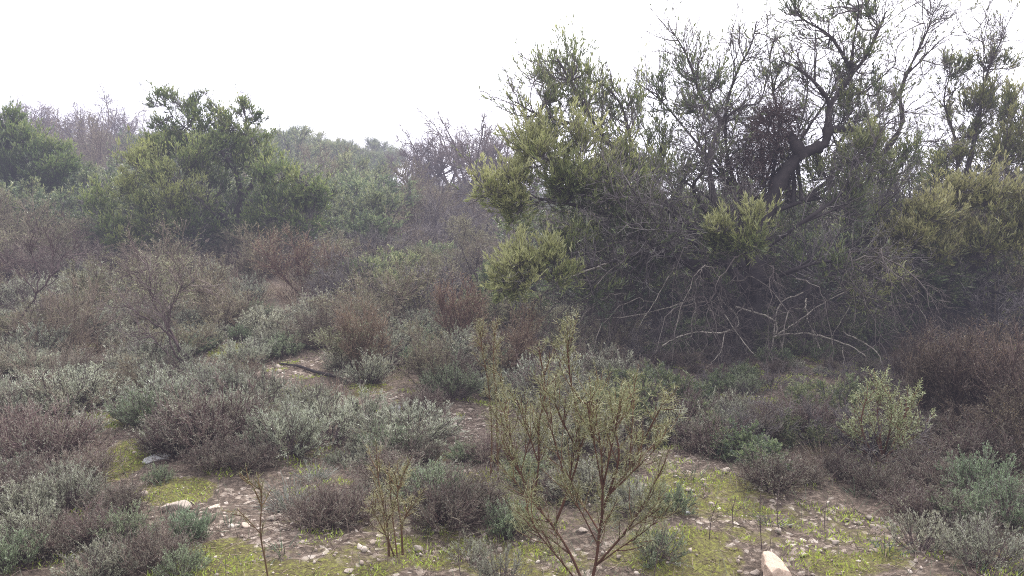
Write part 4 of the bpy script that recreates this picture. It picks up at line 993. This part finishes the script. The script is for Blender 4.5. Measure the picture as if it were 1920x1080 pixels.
# ------------------------------------------------------------------ stones and fallen branch
def stone(px, py, wpx, label, mat='stone', flat=.6, seed=0, rz=0, asp=(1, 1), group=None):
    p = G(px, py); s = wpx / 2 * p[1] / F
    me = rock(seed + 300, 5 if wpx > 60 else 4 if wpx > 25 else 3, mat, flat, 16 if wpx > 60 else 10, .42 if wpx > 60 else .5, .8)
    o = single('stone', me, p + np.array([0, 0, s * flat * .35]), label, 'stone', rz, (s * asp[0], s * asp[1], s), group=group)
    OCC.append((p[0], p[1], s * 1.3))
    return o
stone(1446, 1082, 72, 'large pinkish-orange stone at the bottom edge right of centre', 'stone_orange', .95, 44, .9, (1.45, 1.35))
stone(330, 955, 60, 'flat pale limestone slab lying in the gravel on the left', 'stone', .42, 2, .2)
stone(292, 862, 58, 'pale grey stone beside the green moss patch', 'stone_grey', .38, 33, 1.2)
stone(740, 772, 38, 'white rock at the edge of the lavender above the path', 'stone_grey', .5, 4)
stone(785, 1032, 24, 'rounded white stone in the mossy gravel right of the small spiny shrub', 'stone', .7, 5)
stone(522, 690, 14, 'round stone at the end of the fallen dark branch', 'stone', .8, 6)
stone(1641, 1015, 22, 'pale angular stone right of the gravel patch', 'stone', .7, 7)
stone(1460, 1000, 17, 'round beige stone above the orange stone', 'stone', .75, 8)
stone(1565, 1020, 19, 'low white stone in the middle of the right gravel', 'stone', .6, 9)
stone(1640, 990, 26, 'flat pale stone on the upper edge of the right gravel', 'stone', .4, 10)
stone(1362, 884, 16, 'white stone at the upper edge of the right moss', 'stone', .6, 11)
stone(1427, 920, 12, 'small white stone at the foot of the compact heather tuft', 'stone', .6, 12)
stone(882, 772, 12, 'white stone at the top of the gravel path', 'stone', .7, 13)
stone(460, 988, 22, 'pinkish stone in the gravel left of the silver tuft', 'stone_orange', .6, 14)
stone(515, 975, 26, 'broken stone in front of the silver tuft', 'stone', .5, 15)
stone(405, 955, 30, 'tan stone right of the flat slab', 'stone_orange', .45, 16)
stone(570, 1020, 22, 'pale stone at the foot of the brown domed heather', 'stone', .4, 17)
stone(1090, 1000, 26, 'pale stone seen through the spiny shrub stems', 'stone', .5, 18)
stone(1288, 965, 16, 'grey stone at the left of the right moss', 'stone_grey', .5, 19)
stone(1505, 1042, 20, 'tilted white shard right of the orange stone', 'stone', .35, 20)
stone(815, 997, 15, 'small white stone under the dark heather', 'stone', .6, 21)
stone(1415, 1078, 22, 'small white stone tucked left of the orange stone', 'stone', .7, 22)
stone(655, 1075, 22, 'white stone at the bottom edge below the brown heather', 'stone', .4, 23)
stone(640, 725, 14, 'white stone in the gravel clearing', 'stone', .5, 24)
stone(1895, 1050, 30, 'pale stone at the foot of the corner lavender', 'stone', .5, 25)
rg_ = np.random.default_rng(5); k = 0; SMALL = []
SM = [rock(400 + i, 2, 'stone', .6, 7) for i in range(5)]
for i in range(900):
    bx = BW[int(rg_.integers(len(BW)))]
    x = bx[0] + bx[2] * rg_.normal(0, .55); y = bx[1] + bx[3] * rg_.normal(0, .6)
    if y < 2.9 or abs(x) > .68 * y or bareness(np.array([x]), np.array([y]))[0][0] < .5: continue
    s = .012 * math.exp(rg_.normal(0, .4)); px, py = proj(np.array(x), np.array(y), H(x, y))
    z = 'right of the spiny shrub' if px > 1150 else ('on the path behind the lavender' if y > 5.2 else ('around the flat slab' if px < 640 else 'below the dark heather'))
    so = single('stone', SM[i % 5], (x, y, H(x, y) + s * .25), 'small pale loose stone lying in the gravel ' + z, 'stone', rg_.uniform(0, 6), s, group='small loose stones ' + z)
    SMALL.append((so, 'pale loose stone', float(px), float(py)))
    k += 1
    if k >= 140: break
fb = G(590, 700)
w = MB(); q = spline([G(525, 688) + [0, 0, .03], G(560, 692) + [0, 0, .025], G(595, 705) + [0, 0, .03], G(630, 712) + [0, 0, .03]], 16) - fb
w.tubes(q[None], np.linspace(.010, .018, 16)[None], 7, .1)
B, BR = kids(q[None], None, 5, .1, .8, 45, 10, .12, .004, 4, .2, (0, 0, .02)); w.tubes(B, BR, 4, .3)
single('fallen_branch', w.mesh('fallen_branch', M['bark']), fb, 'dark fallen branch lying across the gravel clearing', 'branch')

# ================================================================== FILLER: bushes standing between those
def relation(px, py):
    """where something stands, in words, for far repeats"""
    return None

MARKS = [(330, 955, 'the flat pale slab'), (1110, 900, 'the large spiny shrub'), (545, 920, 'the silver wiry tuft'), (590, 700, 'the fallen dark branch'), (320, 610, 'the bare leaning shrub'), (60, 580, 'the slender left edge sapling'),
         (865, 800, 'the gravel path'), (235, 860, 'the bright moss patch'), (740, 770, 'the white rock'), (1450, 885, 'the compact dark heather tuft'), (1446, 1060, 'the orange stone'), (1655, 800, 'the pale green spiny shrub'), (1500, 690, 'the arching dead boughs'),
         (190, 670, 'the reddish dry grass'), (870, 580, 'the reddish-brown twiggy shrub'), (690, 660, 'the pinkish-grey twiggy shrub'), (735, 960, 'the small yellowish spiny shrub'), (490, 980, 'the thin sapling'), (1140, 500, 'the pale broken bough'), (990, 510, 'the yellow-green drooping bough'),
         (500, 490, 'the olive-tipped brown shrub'), (430, 330, 'the rounded evergreen tree'), (60, 290, 'the left edge evergreen'), (670, 310, 'the pale green rounded bush'), (870, 260, 'the wide rounded bare tree'), (1850, 720, 'the dark broom thicket'), (1870, 960, 'the blue-green cushions'), (1720, 980, 'the bare-footed grey-green bush'), (800, 930, 'the dark purple heather'), (185, 1040, 'the pale bottom lavender')]
ORD = ['closest', 'second closest', 'third closest', 'fourth closest', 'fifth closest', 'sixth closest', 'seventh closest', 'eighth closest', 'ninth closest', 'tenth closest', 'eleventh closest', 'twelfth closest']
FILL = []
def label_fill():
    by = {}
    for o, noun, px, py in FILL:
        d = [((px - a) ** 2 + (1.6 * (py - b)) ** 2, i) for i, (a, b, _) in enumerate(MARKS)]
        dd, i = min(d); a, b, nm = MARKS[i]
        if abs(px - a) > 1.2 * abs(py - b): w = 'left of it' if px < a else 'right of it'
        else: w = 'behind it' if py < b else 'in front of it'
        by.setdefault((noun, nm, w), []).append((dd, o))
    for (noun, nm, w), L in by.items():
        L.sort(key=lambda t: t[0])
        for k, (dd, o) in enumerate(L):
            if k < len(ORD): o['label'] = (noun if len(L) == 1 else ORD[k] + ' ' + noun) + ' to ' * (len(L) > 1) + ' beside ' * (len(L) == 1) + nm + ', ' + w
            else: o['label'] = noun + ' farther from ' + nm + ', ' + w

def fill(y0, y1, sp, chooser, seed, clear=True):
    rg = np.random.default_rng(seed); out = 0
    ys = np.arange(y0, y1, sp * .87)
    for j, yy in enumerate(ys):
        w_ = .70 * yy + .3
        for xx in np.arange(-w_, w_, sp) + (sp / 2 if j % 2 else 0):
            x = xx + rg.normal(0, sp * .2); y = yy + rg.normal(0, sp * .2)
            if clear:
                b, _ = bareness(np.array([x]), np.array([y]))
                if b[0] > .35: continue
            if any((x - a) ** 2 + (y - c) ** 2 < (r + .06) ** 2 for a, c, r in OCC): continue
            z = float(H(x, y)); px, py = proj(np.array(x), np.array(y), z)
            r = chooser(float(px), float(py), x, y, rg)
            if r is None: continue
            kind, protos, s, label, cat, group = r
            if 1250 < px < 1700 and py < 800 and y < 8.6: s *= .55
            if clear and y < 10:
                hh = {'lavender_bush': .5, 'heather_tuft': .42, 'grass_tuft': .3}.get(kind, .9)
                for s_ in (1, .8, .6, .45, .3):
                    q = py - np.linspace(.15, 1, 8) * s * s_ * hh * F / y
                    if not any((((px - e[0]) / (e[2] * .95)) ** 2 + ((q - e[1]) / (e[3] * .8)) ** 2 < 1).any() for e in BARE): break
                else: continue
                s *= s_
            pr = protos[int(rg.integers(len(protos)))]
            s = s * (rg.uniform(.6, 1.3) if y < 10 else rg.uniform(.75, 1.25))
            t = (rg.normal(0, .1), rg.normal(0, .1))
            if isinstance(pr, list):
                o = put(kind, pr, (x, y, z - .02), label, cat, rg.uniform(0, 6.28), (s * rg.uniform(.85, 1.3), s * rg.uniform(.85, 1.3), s * rg.uniform(.8, 1.15)), group, t)
            else:
                o = single(kind, pr, (x, y, z - .01), label, cat, rg.uniform(0, 6.28), s, group)
            noun = label
            for cut in (' in the ', ' among ', ' around ', ' growing ', ' below ', ' behind ', ' on ', ' between ', ' under ', ' far ', ' along ', ' high '): noun = noun.split(cut)[0]
            noun = ' '.join(noun.split()[-3:])
            FILL.append((o, noun, float(px), float(py)))
            out += 1
    print('fill', y0, y1, out)

def near(px, py, x, y, rg):
    u = rg.uniform()
    if px > 1680:
        return ('heather_tuft', HEA, .7, 'low brown heather under the right edge broom', 'bush', 'low heather at the right edge') if u < .6 else None
    if px > 1150 and py > 880: return None
    if px > 1150:
        z = 'in the shade under the big tangled tree'
        if y > 7.6:
            if u < .3: return ('grey_brush', GRY, .45, 'low tangle of dead grey twigs ' + z, 'shrub', 'dead twigs ' + z)
            if u < .6: return ('leafy_bush', BSH, .38, 'low dark leafy bush ' + z, 'bush', 'leafy bushes ' + z)
            return ('heather_tuft', HEA, .7, 'brown heather tuft growing ' + z, 'bush', 'heather ' + z)
        if u < .22: return ('grey_brush', GRY, .42, 'low tangle of dead grey twigs ' + z, 'shrub', 'dead twigs ' + z)
        if u < .4: return ('leafy_bush', BSH, .33, 'low dark leafy bush ' + z, 'bush', 'leafy bushes ' + z)
        if u < .82: return ('heather_tuft', HEA, .7, 'brown heather tuft growing ' + z, 'bush', 'heather ' + z)
        return ('lavender_bush', LAV, .55, 'dull grey-green bush growing ' + z, 'bush', 'low bushes ' + z)
    if py > 850:
        z = 'among the foreground gravel left of the spiny shrub'
        if u < .5: return ('heather_tuft', HEA, .6, 'small dark heather tuft ' + z, 'bush', 'heather ' + z)
        return ('lavender_bush', LAV if u < .8 else LAVG, .55, 'small grey-green bush ' + z, 'bush', 'small bushes ' + z)
    z = 'in the carpet left of the gravel clearing' if px < 480 else 'around the gravel path in mid view'
    if y > 7.3 and u < .16: return ('twiggy_shrub', TWI + TWO, .6, 'wispy olive-brown shrub ' + z, 'shrub', 'wispy shrubs ' + z)
    if u < .06: return ('twiggy_shrub', TWB, .42, 'small dead twiggy shrub ' + z, 'shrub', 'dead shrubs ' + z)
    if u < .1: return ('twiggy_shrub', TWI, .45, 'small olive twiggy shrub ' + z, 'shrub', 'small shrubs ' + z)
    if u < .62: return ('lavender_bush', LAV, .84, 'grey-green lavender bush ' + z, 'bush', 'lavender ' + z)
    if u < .72: return ('lavender_bush', LAVG, .8, 'greener cushion bush ' + z, 'bush', 'green cushions ' + z)
    if u < .9: return ('heather_tuft', HEA, .85, 'brown heather tuft ' + z, 'bush', 'heather ' + z)
    return ('grass_tuft', GRS, 1.0, 'dry grass tuft ' + z, 'plant', 'dry grass ' + z)

def mid(px, py, x, y, rg):
    u = rg.uniform()
    if px > 1050:
        if u < .5: return ('twiggy_shrub', TWI + GRY, 1.5, 'brown twiggy shrub behind the big tangled tree', 'shrub', 'shrubs behind the big tree')
        if u < .8: return ('leafy_bush', BSH, 1.2, 'dark leafy bush in the undergrowth behind the big tangled tree', 'bush', 'undergrowth behind the big tree')
        return None
    if px < 620:
        z = 'below the rounded tree'
        if u < .52 and y < 12.5: return ('lavender_bush', LAV, 1.0, 'grey-green bush in the far carpet ' + z, 'bush', 'far lavender ' + z)
        if u < .62: return ('heather_tuft', HEA, 1.2, 'tall brown heather ' + z, 'bush', 'tall heather ' + z)
        if u < .8: return ('twiggy_shrub', TWI + TWO + TWR[:1], .9, 'pinkish-brown twiggy shrub ' + z, 'shrub', 'twiggy shrubs ' + z)
        return ('grass_tuft', GRS, 1.5, 'orange dry grass ' + z, 'plant', 'dry grass ' + z)
    z = 'on the slope left of the big tree'
    if u < .25 and y < 12: return ('lavender_bush', LAV, 1.0, 'grey-green bush ' + z, 'bush', 'lavender ' + z)
    if u < .62: return ('twiggy_shrub', TWI[:2] + TWO, .8, 'olive-brown twiggy shrub ' + z, 'shrub', 'twiggy shrubs ' + z)
    if u < .8: return ('leafy_bush', BSH, .6, 'low green leafy bush ' + z, 'bush', 'low leafy bushes ' + z)
    return ('grey_brush', GRY, .9, 'grey leafless brush ' + z, 'shrub', 'grey brush ' + z)

def far(px, py, x, y, rg):
    u = rg.uniform()
    if px > 1050:
        if u < .5: return ('leafy_bush', BSH, 1.6, 'leafy bush far behind the big tangled tree', 'bush', 'bushes far behind the big tree')
        return None
    if px > 720:
        z = 'between the pale green bush and the big tree'
        if u < .5: return ('grey_brush', GRY, 1.3, 'spreading grey leafless brush ' + z, 'shrub', 'grey brush ' + z)
        return ('twiggy_shrub', TWI[:2] + TWO, 1.3, 'brown twiggy shrub ' + z, 'shrub', 'brown shrubs ' + z)
    z = 'on the slope behind the rounded tree'
    if u < .7: return ('leafy_bush', BSH, 1.25, 'pale olive leafy bush ' + z, 'bush', 'leafy bushes ' + z)
    if u < .85: return ('twiggy_shrub', TWI[:2] + TWO, 1.2, 'brown twiggy shrub ' + z, 'shrub', 'brown shrubs ' + z)
    return ('grey_brush', GRY, 1.2, 'grey leafless brush ' + z, 'shrub', 'grey brush ' + z)

def hill(px, py, x, y, rg):
    u = rg.uniform()
    if px > 1080: return None
    if px < 300:
        z = 'on the hillside at upper left'
        if u < .16: return ('bare_tree', BAR, .85, 'purplish-brown leafless tree ' + z, 'tree', 'leafless trees ' + z)
        if u < .68: return ('twiggy_shrub', TWI, 2.4, 'brown scrub ' + z, 'shrub', 'brown scrub ' + z)
        return ('leafy_bush', BSH, 1.7, 'dull green bush ' + z, 'bush', 'green bushes ' + z)
    if px < 740:
        z = 'along the skyline right of the rounded tree'
        if y > 38 and u < .92: return ('evergreen_tree', CRT, .66, 'hazy grey-green evergreen tree ' + z, 'tree', 'evergreens ' + z)
        if y > 38: return None
        if u < .6: return ('leafy_bush', BSH, 1.8, 'olive bush on the slope below the skyline evergreens', 'bush', 'bushes below the skyline evergreens')
        if u < .8: return ('twiggy_shrub', TWI, 1.6, 'reddish-brown scrub below the skyline evergreens', 'shrub', 'scrub below the skyline evergreens')
        return None
    z = 'on the slope left of the big tree'
    if u < .12: return None
    if u < .7: return ('grey_brush', GRY, 1.6, 'grey thicket of leafless brush high ' + z, 'shrub', 'grey thicket high ' + z)
    return ('twiggy_shrub', TWI, 1.2, 'purplish scrub high ' + z, 'shrub', 'scrub high ' + z)

fill(3.4, 5.2, .29, near, 501)
fill(5.2, 9.6, .335, near, 502)
fill(9.6, 15, .68, mid, 503)
fill(15.5, 28, 1.35, far, 504)
fill(29, 58, 2.5, hill, 505)

FILL += SMALL
label_fill()

# single trees on the skyline
def stand(kind, protos, i, px, Y, s, label, cat, rz=0):
    r = ray(px, 300); x = r[0] / r[1] * Y
    put(kind, protos[i], (x, Y, float(H(x, Y)) - .05), label, cat, rz, s)
for (px, Y, s, i, rz, l) in [(60, 42, 1.35, 0, 1., 'bare tree poking above the skyline nearest the left edge'), (95, 44, 1.3, 1, 2., 'bare forked tree second from the left on the skyline'), (165, 42, 1.3, 2, .3, 'bare tree with spreading limbs on the left skyline'), (200, 40, 1.35, 3, 4., 'bare tree on the skyline left of the rounded tree tufts'), (240, 44, 1.25, 1, 5., 'low bare tree where the left skyline drops'), (15, 46, 1.4, 2, 2.5, 'bare tree cut by the left edge on the skyline'),
                             (765, 36, .95, 0, .5, 'small bare tree in the skyline dip'), (790, 30, .8, 3, 1.5, 'little bare tree beside the skyline dip'), (870, 27, 1.3, 1, 3., 'wide rounded bare tree against the sky left of the big tree'), (920, 28, 1.2, 2, 1.2, 'bare tree half hidden behind the big tree foliage'), (835, 30, 1.15, 0, 4.2, 'bare tree at the left shoulder of the rounded bare tree'), (800, 29, 1.1, 1, 2.7, 'bare tree filling the skyline left of the rounded bare tree'), (900, 33, 1.5, 2, .4, 'tall hazy bare tree behind the rounded bare tree'), (975, 26, 1.15, 3, 2.2, 'bare tree behind the lowest left bough of the big tree')]:
    stand('bare_tree', BAR, i, px, Y, s, l, 'tree', rz)
for (px, Y, s, i, l) in [(670, 20, 1.0, 0, 'pale green rounded bush right of the rounded tree'), (640, 21, 1.1, 1, 'pale olive bush touching the rounded tree on its right'), (720, 21, .9, 2, 'pale green bush at the edge of the grey brush'), (210, 19, 1.1, 3, 'light olive bush between the left edge tree and the rounded tree'), (160, 20, 1.0, 1, 'light olive bush right behind the left edge tree'), (270, 22, 1.1, 0, 'light green bush behind the left shoulder of the rounded tree')]:
    stand('leafy_bush', BSH, i, px, Y, s * 1.35, l, 'bush', i * 1.3)
for k, (px, Y, s) in enumerate([(20, 14.5, 1.3), (60, 15, 1.2), (-20, 15, 1.3)]):
    stand('twiggy_shrub', TWI, k, px, Y, s, ['ochre-brown shrub below the left edge tree', 'brown shrub right of the ochre-brown one at the left edge', 'brown shrub cut by the left edge under the dark tree'][k], 'shrub', k)

for k, (px, Y, s_) in enumerate([(1500, 10.6, 1.9), (1580, 11.2, 2.1), (1650, 10.8, 2.2), (1720, 11.4, 2.3), (1790, 11, 2.1), (1860, 11.6, 2.3), (1420, 11, 1.9), (1330, 10.8, 1.8), (1250, 11.2, 1.8), (1170, 10.8, 1.6), (1930, 11.2, 2.2), (1680, 12.5, 2.6), (1820, 12.8, 2.7)]):
    r_ = ray(px, 300); x_ = r_[0] / r_[1] * Y
    put('grey_brush', TWT[k % 3], (x_, Y, float(H(x_, Y)) - .05), 'tall leafless grey thicket rising close behind the big tangled tree', 'shrub', k * 1.7, s_, 'tall thicket behind the big tangled tree')

# ================================================================== render settings
sc.view_settings.view_transform = 'Standard'; sc.view_settings.look = 'None'; sc.view_settings.exposure = 0
cy = sc.cycles
cy.max_bounces = 5; cy.diffuse_bounces = 3; cy.glossy_bounces = 1; cy.transmission_bounces = 3; cy.transparent_max_bounces = 4; cy.volume_bounces = 0
cy.use_denoising = False; cy.filter_width = 1.05
cy.sample_clamp_indirect = 4
print('objects', len(bpy.data.objects))
